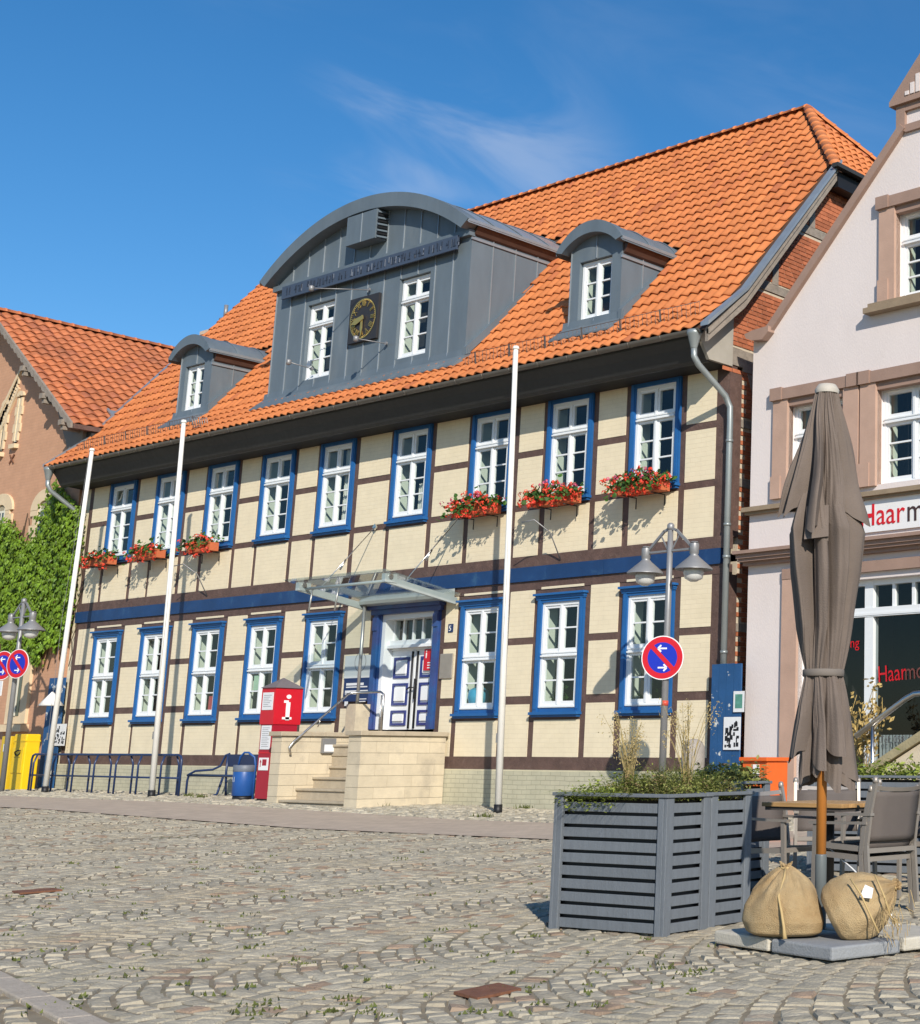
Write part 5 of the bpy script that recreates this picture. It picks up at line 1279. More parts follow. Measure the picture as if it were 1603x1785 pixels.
# stepped corbel frieze under the verge, and iron wall anchors
b = MB()
P0_, P1_ = wx(-2, 745), wx(32, 662)
for k in range(16):
    t_ = k / 15; x = P0_.x + (P1_.x - P0_.x) * t_; z = P0_.z + (P1_.z - P0_.z) * t_; b.box(x - .08, x + .05, -.05, .01, z - .12, z + .12)
b.bar((P0_.x - .1, -.03, P0_.z + .28), (P1_.x + .1, -.03, P1_.z + .26), .08, .10, (0, 0, 1)); b.bar((P0_.x, -.03, P0_.z - .3), (P1_.x + .1, -.03, P1_.z - .25), .06, .10, (0, 0, 1)); build_each(b, 'corbel_stone', M_cstone, W)
for q in ((20, 800),):
    p = wx(*q); b = MB(); b.bar((p.x - .12, -.03, p.z - .12), (p.x + .12, -.03, p.z + .12), .04, .02, (0, 1, 0)); b.bar((p.x + .12, -.035, p.z - .12), (p.x - .12, -.035, p.z + .12), .04, .02, (0, 1, 0)); b.build('wall_anchor', M_rust, W)
# ------------------------------------------------------------------ ivy
poly = [(-60, 900), (0, 915), (25, 905), (40, 928), (66, 955), (85, 895), (100, 870), (108, 840), (125, 862), (150, 890), (158, 950), (150, 1030), (138, 1085), (118, 1110), (105, 1132), (86, 1128), (78, 1160), (60, 1150), (45, 1120), (25, 1150), (8, 1120), (-60, 1120)]
def inside(x, y):
    c = False; j = len(poly) - 1
    for i in range(len(poly)):
        if (poly[i][1] > y) != (poly[j][1] > y) and x < (poly[j][0] - poly[i][0]) * (y - poly[i][1]) / (poly[j][1] - poly[i][1]) + poly[i][0]: c = not c
        j = i
    return c
iv = MB(); cnt = 0
while cnt < 11500:
    px, py = uni(-60, 160), uni(838, 1162)
    if not inside(px + random.gauss(0, 3), py + random.gauss(0, 3)): continue
    th = uni(.0, 1) ** .7
    clump = .10 * math.sin(px * .22 + 2 * math.sin(py * .06)) * math.sin(py * .16 + px * .05)
    y = -.05 - th * (.22 + clump); p = onY(px, py, 0.0); p = Vector((p.x, y, p.z))
    if p.x > -21.95 and p.z < 7.0 and not (p.x < -21.8): continue
    s_ = uni(.055, .12); n_ = Vector((uni(-.3, .75), -1, uni(-.1, .9))).normalized(); dn = (Vector((uni(-.5, .5), 0, -1)) - n_ * Vector((uni(-.5, .5), 0, -1)).dot(n_)).normalized(); a = n_.cross(dn)
    iv.add([p - dn * s_ * .5, p + a * s_ * .55 - dn * s_ * .1, p + dn * s_ * .8 + n_ * -.02, p - a * s_ * .55 - dn * s_ * .1, p + n_ * .02], [(0, 1, 4), (1, 2, 4), (2, 3, 4), (3, 0, 4)]); cnt += 1
ivy = thing('ivy', 'bright green ivy covering the salmon house wall', 'ivy'); lv = iv.build('leaves', M_ivy, ivy); stuff(lv)
b = MB()
for k in range(22):
    px = uni(0, 135); pts = []
    p = onY(px, 1130, 0); x, z = p.x, p.z - uni(0, .6)
    for q in range(12): pts.append((x, -.03 - .02 * rnd(), z)); x += uni(-.16, .16); z += .33
    b.tube(pts, .012, 5)
b.build('stems', mat('ivy_stem', (.09, .06, .035), .8), ivy)

# ------------------------------------------------------------------ pale pink shop house on the right (slightly turned towards the square)
PH = thing('pink_shop_house', 'pale pink gabled house with brown stone trim and a salon shopfront', 'building', (.51, 0, 0), -math.radians(2.6))
M_pink = mat('pink_render', (.745, .665, .635), .85, .05, 1.0, .2, 50, col2=(.64, .565, .52), fac2=(.62, .80), scale2=1.1, stretch=(1, 1, .45))
M_trim = mat('brown_sandstone_trim', (.34, .225, .175), .75, .10, 3, .15, 40)
M_triml = mat('salmon_jamb_stone', (.50, .33, .25), .75, .12, 2, .15, 40)
M_trimd = mat('weathered_sill_stone', (.30, .225, .15), .8, .15, 4, .2, 40)
WID = 7.6; GA = 3.24                       # gable: straight slope, shoulder, pediment
# wall pieces leave real openings for the windows and shopfront
wins = [(.86, 2.08, 5.14, 6.72), (2.76, 4.02, 5.14, 6.72), (4.70, 5.9, 5.14, 6.72), (3.13, 4.35, 8.13, 9.62)]
shop = (1.15, 6.6, .60, 3.66)
w = MB()
w.box(0, shop[0], 0, .4, -.3, 5.0); w.box(shop[0], shop[1], 0, .4, 3.66, 5.0); w.box(shop[1], WID, 0, .4, -.3, 5.0); w.box(shop[0], shop[1], 0, .4, -.3, .60)
xs_ = [0, .86, 2.08, 2.76, 4.02, 4.70, 5.9, WID]
for k in range(0, 7):
    if k % 2 == 0: w.box(xs_[k], xs_[k + 1], 0, .4, 5.0005, 6.72)
    else: w.box(xs_[k], xs_[k + 1], 0, .4, 5.0005, 5.14)
w.box(0, WID, 0, .4, 6.7205, 8.05)
sl = (10.99 - 8.06) / (3.27 - .40)
def gx(z): return .40 + (z - 8.06) / sl
M2 = WID
w.prism([(gx(8.0505), 8.0505), (gx(9.62), 9.62), (3.13, 9.62), (3.13, 8.13), (4.35, 8.13), (4.35, 9.62), (M2 - gx(9.62), 9.62), (M2 - gx(8.05), 8.0505)], 'Y', 0, .4)
w.prism([(gx(9.6205), 9.6205), (3.27, 10.99), (3.27, 11.45), (M2 - 3.27, 11.45), (M2 - 3.27, 10.99), (M2 - gx(9.62), 9.6205)], 'Y', 0, .4)
w.prism([(3.3, 11.4505), (M2 / 2, 12.15), (M2 - 3.3, 11.4505)], 'Y', 0, .4)
wall = w.build('wall', M_pink, PH)
box('plinth', -.03, shop[0], -.05, -.001, -.3, .42, mat('pink_plinth', (.66, .57, .55), .85), PH)
box('plinth_band', -.02, shop[0] + .02, -.04, -.001, .4205, .56, M_trim, PH)
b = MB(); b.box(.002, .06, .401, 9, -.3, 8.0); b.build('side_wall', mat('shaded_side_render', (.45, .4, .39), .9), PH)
b = MB(); b.add([(.1, .2, 7.9), (3.3, .2, 11.0), (3.3, 9, 11.0), (.1, 9, 7.9)], [(0, 1, 2, 3)]); b.add([(WID - .1, .2, 7.9), (WID - 3.3, .2, 11.0), (WID - 3.3, 9, 11.0), (WID - .1, 9, 7.9)], [(0, 1, 2, 3)]); b.add([(3.3, .2, 11.0), (WID - 3.3, .2, 11.0), (WID - 3.3, 9, 11.0), (3.3, 9, 11.0)], [(0, 1, 2, 3)]); b.build('roof', MATS['roof_deck'], PH)
# gable coping, kneeler, shoulder, pediment
b = MB(); b.bar((.36, .14, 8.04), (3.30, .14, 11.04), .46, .14, (0, 0, 1)); b.build('coping', M_trim, PH)
b = MB(); b.bar((WID - .36, .14, 8.04), (WID - 3.30, .14, 11.04), .46, .14, (0, 0, 1)); b.build('coping', M_trim, PH)
b = MB(); b.prism([(-.08, 8.06), (-.04, 7.98), (.10, 7.92), (.34, 7.90), (.48, 8.02), (.48, 8.12), (.1, 8.10)], 'Y', -.16, .38); b.build('kneeler', M_trim, PH)
b = MB(); b.box(3.16, 3.34, -.06, .42, 10.95, 11.42); b.box(3.34, WID - 3.16, -.055, .42, 10.93, 11.06); b.box(3.34, WID - 3.3, -.057, .42, 11.30, 11.42); b.build('shoulder', M_trim, PH)
b = MB(); b.prism([(3.06, 11.421), (3.06, 11.50), (WID / 2, 12.3), (WID - 3.06, 11.50), (WID - 3.06, 11.421)], 'Y', -.12, .45); b.build('pediment', M_trim, PH)
b = MB()
for k in range(4): b.box(3.40 + k * .11, 3.48 + k * .11, -.135, -.121, 11.53, 11.56 + .125 * (k + .3))
b.prism([(3.36, 11.52), (WID / 2, 12.15), (WID - 3.36, 11.52)], 'Y', -.1345, -.1205) if False else None
build_each(b, 'dentil', M_pink, PH)
def pwin(x0, x1, z0, z1, wide, up_rows=1, lo_rows=3, ztr=None):
    b = MB(); f = .32
    b.box(x0 - .001, x1 + .001, .02, .10, z0 - .03, z0 - .0005); s = b.build('window_surround', M_triml, PH)
    for (u0, u1, v0, v1) in ((x0 - f, x0, x0 - f - .02, x0 - f + .20), (x1, x1 + f, x1 + f - .20, x1 + f + .02)):
        MB().box(u0, u1, -.06, .10, z0 - .02, z1 + .08).box(v0, v1, -.075, .1, z0 - .021, z0 + .36).build('jamb', M_triml, s)
    b = MB(); b.box(x0 - f - .02, x1 + f + .02, -.09, .1, z1 + .0805, z1 + .27); b.box(x0 - f - .04, x0 - .1, -.11, .1, z1 + .075, z1 + .29); b.box(x1 + .1, x1 + f + .04, -.11, .1, z1 + .075, z1 + .29); b.box(x0, x1, -.02, .1, z1 - .04, z1 + .08); b.build('lintel', M_trim, s)
    if wide:
        b = MB(); b.box(x0 - f - .22, x1 + f + .22, -.19, .1, z0 - .19, z0 - .10); b.box(x0 - f - .17, x1 + f + .17, -.13, .1, z0 - .10, z0 - .022); b.build('sill', M_trimd, s)
    xc = (x0 + x1) / 2
    window(PH, xc, z0, z1, (x1 - x0) / 2, up_rows, lo_rows, ztr or z0 + (z1 - z0) * .66, y=.16, blue=None, reveal=True)
    box('dark_interior', x0 - .3, x1 + .3, 1.2, 1.3, z0 - .4, z1 + .4, M_dark, s)
for k, q in enumerate(wins[:3]): pwin(*q, False)
pwin(*wins[3], True)
box('ceiling_slab', .1, WID - .1, .42, 3, 6.9, 7.0, M_dark, PH); box('floor_slab', .1, WID - .1, .42, 3, 4.6, 4.7, M_dark, PH); box('attic_slab', 2, 5.6, .42, 3, 7.8, 7.85, M_dark, PH)
# sill band, cornice
b = MB(); b.box(-.06, WID, -.16, .05, 4.945, 5.02); b.box(-.03, WID, -.10, .05, 4.90, 4.9445); b.build('sill_band', M_trimd, PH)
b = MB(); b.box(-.10, WID, -.30, .05, 4.22, 4.275); b.box(-.07, WID, -.24, .05, 4.15, 4.2195); b.box(-.05, WID, -.20, .05, 4.10, 4.1495); b.box(-.02, WID, -.12, .05, 4.04, 4.0995); b.build('cornice', M_trim, PH)
M_sglass = glass_mat('shop_glass', (.55, .6, .6), .045)
# shopfront
b = MB(); b.box(.82, 1.15, -.06, .1, .0, 3.76); b.build('pilaster', M_triml, PH)
b = MB(); b.box(.82, 6.8, -.07, .1, 3.7605, 3.93); b.build('shop_lintel', M_trim, PH)
f = MB(); y0, y1 = .14, .26
zt_, zb_ = 3.68, .60
f.box(1.15, 6.6, y0, y1, 3.57, zt_); f.box(1.15, 6.6, y0 - .02, y1, 3.08, 3.22); f.box(1.15, 6.6, y0 - .03, y1, 3.10, 3.14)
posts = [1.15, 2.42, 4.9, 6.5]
for x in posts: f.box(x, x + .17, y0 - .01, y1 + .001, .60, zt_ - .001)
for (xa, xb, n) in ((1.32, 2.42, 2), (2.59, 4.9, 6), (5.07, 6.5, 4)):
    for k in range(1, n): x = xa + (xb - xa) * k / n; f.box(x - .028, x + .028, y0 + .02, y1 - .02, 3.22, 3.57)
f.box(1.15, 6.6, y0, y1, .601, .72)
SF = f.build('shopfront', M_white, PH)
for (xa, xb, n) in ((1.32, 2.42, 2), (2.59, 4.9, 6), (5.07, 6.5, 4)):
    for k in range(n):
        x0_, x1_ = xa + (xb - xa) * k / n, xa + (xb - xa) * (k + 1) / n; MB().add([(x0_, .2, 3.22), (x1_, .2, 3.22), (x1_, .2, 3.57), (x0_, .2, 3.57)], [(0, 1, 2, 3)]).build('glass_pane', M_sglass, SF)
    MB().add([(xa, .2, .72), (xb, .2, .72), (xb, .2, 3.08), (xa, .2, 3.08)], [(0, 1, 2, 3)]).build('glass_pane', M_sglass, SF)
# half-height slatted screen inside the shop window
for k in range(16): box('screen_slat', 2.62 + k * .065, 2.66 + k * .065, .27, .285, .72, 1.26, M_white, SF)
box('shop_back', 1.0, 6.8, 2.6, 2.7, 0, 4.2, M_dark, SF); box('shop_floor', 1.0, 6.8, .42, 2.6, .3, .45, M_dark, SF); box('shop_ceiling', 1.0, 6.8, .42, 2.6, 3.8, 3.9, M_dark, SF); box('shop_side', .95, 1.05, .42, 2.6, 0, 4.2, M_dark, SF)
box('notice', 3.52, 3.62, .185, .195, 1.30, 1.62, mat('poster_magenta', (.42, .1, .17), .5, .3, 14), SF); box('notice', 3.64, 3.76, .185, .195, 1.28, 1.60, M_paper, SF)
M_redl = mat('salon_red', (.62, .012, .02), .4); M_darkl = mat('salon_dark', (.06, .03, .028), .4)
sg = thing('shop_sign', 'white salon sign board with handwritten red lettering above the cornice', 'sign', (.51, 0, 0), -math.radians(2.6))
b = MB(); b.prism([(2.42, 4.64), (2.50, 4.40), (2.56, 4.385), (6.1, 4.385), (6.1, 4.90), (2.56, 4.90), (2.50, 4.88)], 'Y', -.04, -.001); b.build('board', mat('sign_board_white', (.82, .81, .80), .4, .02, 3), sg)
text_obj('letters_red', 'Haar', .50, M_redl, sg, (2.44, -.045, 4.49), sx=.92, ext=.003); text_obj('letters_dark', 'mon', .50, M_darkl, sg, (3.375, -.045, 4.49), sx=.92, ext=.003)
b = MB(); b.bar((2.40, -.046, 4.60), (2.70, -.046, 4.65), .012, .05); b.build('brush_stroke', M_redl, sg)
wl = thing('window_lettering', 'red handwritten salon name on the large shop window', 'lettering', (.51, 0, 0), -math.radians(2.6))
text_obj('letters_red', 'Haar', .36, M_redl, wl, (2.64, .19, 2.06), sx=.8, ext=.001, rot=(math.pi / 2, -.06, 0)); text_obj('letters_brown', 'mon', .36, mat('salon_brown', (.16, .05, .04), .4), wl, (3.17, .19, 2.085), sx=.8, ext=.001, rot=(math.pi / 2, -.06, 0))
text_obj('letters_phone', 'Tel: 058 61', .15, mat('phone_grey', (.12, .12, .12), .4), wl, (2.68, .188, 1.14), sx=1.0, ext=.001)
wl2 = thing('window_lettering', 'red handwritten word fragment on the narrow shop window behind the parasol', 'lettering', (.51, 0, 0), -math.radians(2.6)); text_obj('letters_red', 'ling', .22, M_redl, wl2, (1.98, .19, 2.62), sx=.95, ext=.001)
# steps and sloped stair wall with handrail before the shop
st = thing('shop_steps', 'cream shop stair wall with sloping stone cap and steel handrail', 'steps', (0, 0, 0))
a, c = onY(1520, 1340, -1.5), onY(1603, 1285, -1.5)
b = MB(); sl2 = (c.z - a.z) / (c.x - a.x); x1 = c.x + 2
b.prism([(a.x - .25, -.3), (a.x - .25, a.z - .22), (x1, a.z + sl2 * (x1 - a.x) - .10), (x1, -.3)], 'Y', -1.5, -.35); b.build('stair_wall', M_stone, st)
b = MB(); b.prism([(a.x - .35, a.z - .24), (a.x - .30, a.z - .10), (x1, a.z + sl2 * (x1 - a.x) + .07), (x1, a.z + sl2 * (x1 - a.x) - .10)], 'Y', -1.56, -.30); b.build('sloping_cap', mat('mossy_cap', (.34, .29, .17), .9, .2, 6, .4, 30), st)
h0, h1, h2 = onY(1492, 1283, -1.0), onY(1588, 1212, -1.0), onY(1640, 1205, -1.0)
b = MB(); b.tube([(h0.x, -1.0, h0.z), (h1.x - .1, -1.0, h1.z - .05), (h1.x + .06, -1.0, h1.z + .02), (h2.x, -1.0, h2.z)], .045, 8); b.tube([(h0.x + .3, -1, h0.z + .15), (h0.x + .3, -1, 0)], .03, 8); b.build('rail', M_steel, st)

# ------------------------------------------------------------------ slatted planters
M_slat = mat('blue_grey_wood_stain', (.150, .166, .186), .6, .12, 5, .25, 30, stretch=(6, 6, 1.0), rand=.05)
M_soil = mat('dark_soil', (.04, .03, .02), .95, .3, 20)
def planter(loc, rot, LX, LY, label, H=.86, group='slatted grey planters', nsl=10):
    t = thing('planter', label, 'planter', loc, rot, group)
    hx, hy = LX / 2, LY / 2; pw = .075; p = .028
    for sx in (-1, 1):
        for sy in (-1, 1):
            b = MB(); x, y = sx * hx, sy * hy
            b.box(min(x, x - sx * p), max(x, x - sx * p), min(y, y - sy * pw), max(y, y - sy * pw), 0, H); b.box(min(x - sx * p, x - sx * pw), max(x - sx * p, x - sx * pw), min(y, y - sy * p), max(y, y - sy * p), 0, H)
            b.build('corner_post', M_slat, t, bevel=.004)
    sh = (H - .035) / nsl
    mx_ = MB().box(-hx + pw - .01, hx - pw + .01, -.011, .011, 0, sh - .022).mesh('slat', M_slat); my_ = MB().box(-.011, .011, -hy + pw - .01, hy - pw + .01, 0, sh - .022).mesh('slat', M_slat)
    for k in range(nsl):
        z = .02 + k * sh
        for (me, x, y) in ((mx_, 0, -hy + p + .002), (mx_, 0, hy - p - .002), (my_, -hx + p + .002, 0), (my_, hx - p - .002, 0)):
            o = bpy.data.objects.new('slat', me); COL.objects.link(o); o.parent = t; o.location = (x, y, z + uni(-.0015, .0015)); o.rotation_euler = (uni(-.01, .01), uni(-.002, .002), 0)
            m_ = o.modifiers.new('b', 'BEVEL'); m_.width = .003; m_.segments = 2
    b = MB(); b.box(-hx - .012, hx + .012, -hy - .012, -hy + .06, H + .001, H + .024); b.box(-hx - .012, hx + .012, hy - .06, hy + .012, H + .001, H + .024); b.box(-hx - .012, -hx + .06, -hy + .06, hy - .06, H + .001, H + .024); b.box(hx - .06, hx + .012, -hy + .06, hy - .06, H + .001, H + .024); b.build('rim', M_slat, t, bevel=.004)
    MB().box(-hx + .05, hx - .05, -hy + .05, hy - .05, .03, H - .06).build('liner', M_black, t); MB().box(-hx + .06, hx - .06, -hy + .06, hy - .06, H - .0595, H - .02).build('soil', M_soil, t)
    return t
pN, pL, pR = onG(1155, 1636), onG(967, 1613), onG(1297, 1606)
ang = .09                                            # long side runs left-right
ux_ = Vector((math.cos(ang), math.sin(ang), 0)); uy_ = Vector((-math.sin(ang), math.cos(ang), 0))
PX, PY = .965, .465
c1 = pN - ux_ * PX / 2 + uy_ * PY / 2; c2 = pN - ux_ * PX / 2 + uy_ * (PY * 1.5 + .006)
zg = gz(pN.x, pN.y)
planter((c1.x, c1.y, zg), ang, PX, PY, 'front blue-grey slatted planter with trailing plants in the square')
planter((c2.x, c2.y, zg + .004), ang, PX, PY, 'blue-grey slatted planter standing directly behind the front one')
M_grassd = mat('dry_grass', (.56, .44, .20), .7, .2, 5, rand=.25, trans=.3)
M_grassg = mat('sedge_green', (.17, .21, .045), .6, .25, 5, rand=.35, trans=.3)
M_sedum = mat('sedum_leaf', (.225, .245, .065), .55, .25, 6, rand=.35, col2=(.30, .17, .11), fac2=(.52, .68), scale2=7, trans=.2)
M_spring = mat('lime_groundcover', (.25, .30, .05), .55, .25, 6, rand=.35, trans=.25)
def blade(b, p, d_, h, w, droop):
    d_ = Vector(d_); q = Vector(p); s_ = Vector((-d_.y, d_.x, 0)).normalized() * w; pts = []
    for k in range(4):
        t_ = k / 3; c = q + d_ * (h * .55 * t_ * (1 + droop * t_)) + Vector((0, 0, h * (t_ - droop * .42 * t_ * t_))); pts.append((c - s_ * (1 - t_ * .9), c + s_ * (1 - t_ * .9)))
    n = len(b.v); 
    for a, c in pts: b.v += [tuple(a), tuple(c)]
    for k in range(3): b.face((n + 2 * k, n + 2 * k + 1, n + 2 * k + 3, n + 2 * k + 2))
def leafy(b, p, s_, up=.6):
    n_ = Vector((uni(-1, 1), uni(-1, 1), uni(.0, 1) + up)).normalized(); a = n_.orthogonal().normalized(); a.rotate(Matrix.Rotation(uni(0, 6.28), 3, n_)); c = n_.cross(a); p = Vector(p)
    b.add([p - a * s_, p + c * s_ * .45 + n_ * s_ * .1, p + a * s_, p - c * s_ * .45 + n_ * s_ * .1], [(0, 1, 2, 3)])
def W_(c, a, b_, z): return c + ux_ * a + uy_ * b_ + Vector((0, 0, z))
base = Vector((c1.x, c1.y, zg)); base2 = Vector((c2.x, c2.y, zg)); H = .84
# low ground cover spilling over the front planter's left half
b = MB()
for _ in range(2600):
    a = uni(-.48, .05); y = uni(-.25, .23); m_ = .025 + .07 * (a + .48) / .57; z = H + abs(random.gauss(0, m_)) 
    if y < -.20: z -= uni(0, .09)
    leafy(b, W_(base, a, y, z), uni(.008, .019))
for _ in range(60): blade(b, W_(base, uni(-.4, .2), -.2, H), ux_ * uni(-.6, .6) - uy_, uni(.12, .22), .004, 1.9)
tag(b.build('ground_cover_plant', M_spring), 'low lime-green trailing plant spilling over the front planter', 'plant')
b = MB()
for _ in range(4200):
    a = uni(-.05, .48); y = uni(-.22, .23); m_ = .075 * (1 - abs(a - .25)); z = H + abs(random.gauss(.03, m_)) + .0
    leafy(b, W_(base, a, y, z), uni(.007, .016))
tag(b.build('sedum_plant', M_sedum), 'bushy sedum with reddish flower heads in the front planter', 'plant', 'sedum plants'); b = MB()
for _ in range(4200):
    a = uni(-.25, .48); y = uni(-.23, .23); z = H + abs(random.gauss(.03, .065)); leafy(b, W_(base2, a, y, z), uni(.007, .018))
tag(b.build('sedum_plant', M_sedum), 'bushy sedum in the planter behind the front one', 'plant', 'sedum plants')
for (ca, cy, n_, h, lab) in ((-.02, 0, 120, .26, 'green sedge tuft at the foot of the straw grass'), (.18, .05, 200, .30, 'large green sedge tuft in the front planter before the lamp post'), (.05, .4, 160, .32, 'green sedge tuft in the rear planter next to the lamp post'), (.30, .42, 160, .28, 'green sedge tuft in the rear planter nearest the parasol')):
    b = MB()
    for _ in range(n_):
        t_ = uni(0, 6.28); blade(b, W_(base, ca + random.gauss(0, .05), cy + random.gauss(0, .05), H), (math.cos(t_), math.sin(t_), 0), h * uni(.6, 1.15), .0035, uni(.3, 1.1))
    tag(b.build('sedge_plant', M_grassg), lab, 'plant', 'sedge tufts in the planters')
def tall_grass(ca, cy, n_, h, label):
    b = MB()
    for _ in range(n_):
        t_ = uni(0, 6.28); p = W_(base, ca + random.gauss(0, .02), cy + random.gauss(0, .02), H); d_ = Vector((math.cos(t_), math.sin(t_), 0)) * uni(.05, .35); hh = h * uni(.6, 1.05)
        pts = [p + d_ * (hh * k / 5) * (k / 5) + Vector((0, 0, hh * k / 5)) for k in range(6)]; b.tube(pts, .0025, 3, False, radii=[.0032, .003, .0026, .0022, .002, .0012])
        tip = pts[-1]
        for q in range(22):
            o_ = tip - Vector((0, 0, uni(0, .13))) + Vector((random.gauss(0, .013), random.gauss(0, .013), 0)); leafy(b, o_, uni(.005, .010), -.3)
    return tag(b.build('tall_grass', M_grassd), label, 'grass', 'dry ornamental grasses')
tall_grass(-.06, .02, 40, .56, 'tall straw-coloured ornamental grass at the centre of the front planter')
tall_grass(.22, .30, 26, .66, 'wispy dry ornamental grass behind the lamp post foot in the planters')
# more planters further back on the terrace
def place_planter(px, py, dep, rot, LX, LY, label):
    d_ = _ray(px, py) * (dep / FOC); p = CAM + d_; t = planter((p[0], p[1], gz(p[0], p[1])), rot, LX, LY, label); b = MB()
    c = Vector((p[0], p[1], gz(p[0], p[1]))); ux = Vector((math.cos(rot), math.sin(rot), 0)); uy = Vector((-math.sin(rot), math.cos(rot), 0))
    for _ in range(1500): leafy(b, c + ux * uni(-LX / 2, LX / 2) + uy * uni(-LY / 2, LY / 2) + Vector((0, 0, .85 + abs(random.gauss(0, .07)))), uni(.02, .04))
    return t, b
t, b = place_planter(1532, 1375, 14.2, ang + .15, 1.25, .5, 'blue-grey planter with green plants behind the terrace chairs'); tag(b.build('planter_greenery', M_spring), 'fresh green leaves filling the planter behind the chairs', 'plant')
t, b = place_planter(1272, 1385, 12.6, ang, .5, .46, 'blue-grey planter half hidden behind the front pair'); tag(b.build('planter_greenery', M_sedum), 'low plants in the half-hidden planter', 'plant')
# dry bamboo plant by the shop window
b = MB(); p0 = onY(1505, 1345, -.7)
for _ in range(16):
    d_ = Vector((uni(-1, 1), uni(-.3, .3), 0)); hh = uni(.7, 1.3); pts = [Vector((p0.x + uni(-.15, .15), -.7, p0.z)) + d_ * (.35 * (k / 4) ** 2) + Vector((0, 0, hh * k / 4)) for k in range(5)]; b.tube(pts, .006, 4)
    for _ in range(22): leafy(b, pts[random.randint(2, 4)] + Vector((uni(-.12, .12), uni(-.1, .1), uni(-.15, .1))), uni(.03, .07), -.4)
tag(b.build('dry_bamboo', mat('dry_leaf', (.50, .36, .13), .7, .2, 5, rand=.3, trans=.25)), 'dry straw-coloured leafy plant before the shop window', 'plant')

# ------------------------------------------------------------------ closed parasol with its weights
UX, UY = 11.16, -11.50; UZ = gz(UX, UY)
UM = thing('closed_parasol', 'closed taupe parasol on an orange and grey pole', 'parasol', (UX, UY, UZ))
M_cloth = mat('taupe_canvas', (.158, .124, .103), .85, .10, 3, .25, 120, col2=(.125, .098, .083), fac2=(.5, .8), scale2=2.2)
M_clothd = M_cloth
def drape(prof, hem, seed, nlobe, sharp, nz=60, nt=288, ztop=None):
    """pleated cloth hanging round the pole: prof(t)->(radius, z, fold depth); pleats lean over one another"""
    rs = random.Random(seed); amp = [rs.uniform(.68, 1.22) for _ in range(nlobe)]; ph = [rs.uniform(-.25, .35) for _ in range(nlobe)]; hz = [rs.uniform(0, 1) for _ in range(nlobe)]; wd = [rs.uniform(.7, 1.3) for _ in range(nlobe)]
    cum = [0]
    for w in wd: cum.append(cum[-1] + w)
    cum = [c / cum[-1] for c in cum]
    b = MB(); b.smooth = True
    for i in range(nz + 1):
        t_ = i / nz; R_, z, dep = prof(t_)
        for k in range(nt):
            u = k / nt; l = max(j for j in range(nlobe) if cum[j] <= u + 1e-9); fu = (u - cum[l]) / (cum[l + 1] - cum[l]); th = 2 * math.pi * u
            tri = max(0.0, 1 - abs(2 * fu - 1)); lobe = tri ** sharp
            sec = .5 - .5 * math.cos(2 * math.pi * 3 * fu)
            r = R_ * (1 - dep + dep * lobe * amp[l] * 1.12) * (1 - .10 * dep * sec * math.sin(math.pi * fu)) + .004 * math.sin(31 * th + 7 * t_) + .003 * math.sin(57 * th - 5 * t_)
            r += R_ * .05 * dep * math.sin(9 * t_ * (1 + .3 * hz[l]) + 6.28 * hz[l]) * lobe
            zz = z - hem * (t_ ** 7) * (hz[l] - .5 + .6 * lobe) + .012 * math.sin(14 * fu + l) * t_ ** 4
            tw = th + (.42 + ph[l]) * dep * lobe * 1.25 + .10 * math.sin(5 * t_ + seed)
            b.v.append((r * math.cos(tw), r * math.sin(tw), zz))
    for i in range(nz):
        for k in range(nt): b.face((i * nt + k, i * nt + (k + 1) % nt, (i + 1) * nt + (k + 1) % nt, (i + 1) * nt + k))
    return b
def lerp(tab, t_):
    for (a, va), (c, vc) in zip(tab, tab[1:]):
        if t_ <= c:
            u = (t_ - a) / (c - a); return [x + (y - x) * u for x, y in zip(va, vc)]
    return tab[-1][1]
up = [(0, (.062, 3.50, .05)), (.04, (.072, 3.47, .12)), (.3, (.138, 3.21, .45)), (.7, (.225, 2.87, .68)), (1, (.285, 2.70, .78))]
drape(lambda t_: lerp(up, t_), .20, 5, 7, .8).build('upper_canopy', M_cloth, UM)
lo = [(0, (.09, 2.95, .30)), (.10, (.18, 2.76, .52)), (.20, (.275, 2.54, .74)), (.32, (.260, 2.28, .72)), (.5, (.195, 1.92, .60)), (.655, (.126, 1.66, .22)), (.68, (.122, 1.63, .16)), (.72, (.138, 1.58, .30)), (.86, (.20, 1.36, .64)), (1, (.262, 1.13, .76))]
drape(lambda t_: lerp(lo, t_), .16, 11, 8, .8, nz=110).build('lower_canopy', M_cloth, UM)
un = [(0, (.09, 1.62, .2)), (.5, (.155, 1.30, .5)), (1, (.18, 1.02, .62))]
drape(lambda t_: lerp(un, t_), .14, 23, 7, .8).build('inner_fold', M_cloth, UM)
b = MB(); b.lathe([(.128, 1.615), (.133, 1.62), (.133, 1.655), (.128, 1.66)], n=40, caps=False); b.build('strap', mat('strap_taupe', (.17, .145, .125), .8), UM)
b = MB(); b.lathe([(.078, 3.46), (.082, 3.485), (.06, 3.52), (.0, 3.535)], n=20, caps=False); b.build('finial', mat('finial_pale', (.46, .42, .36), .6), UM)
b = MB(); b.lathe([(.032, .45), (.032, 3.46)], n=16); b.build('pole', mat('orange_wood', (.58, .22, .045), .4, .12, 4, stretch=(8, 8, .6)), UM)
b = MB(); b.lathe([(.036, .02), (.036, .52), (.034, .53)], n=16); b.build('ground_sleeve', mat('sleeve_grey', (.13, .145, .145), .4, .08, 5), UM)
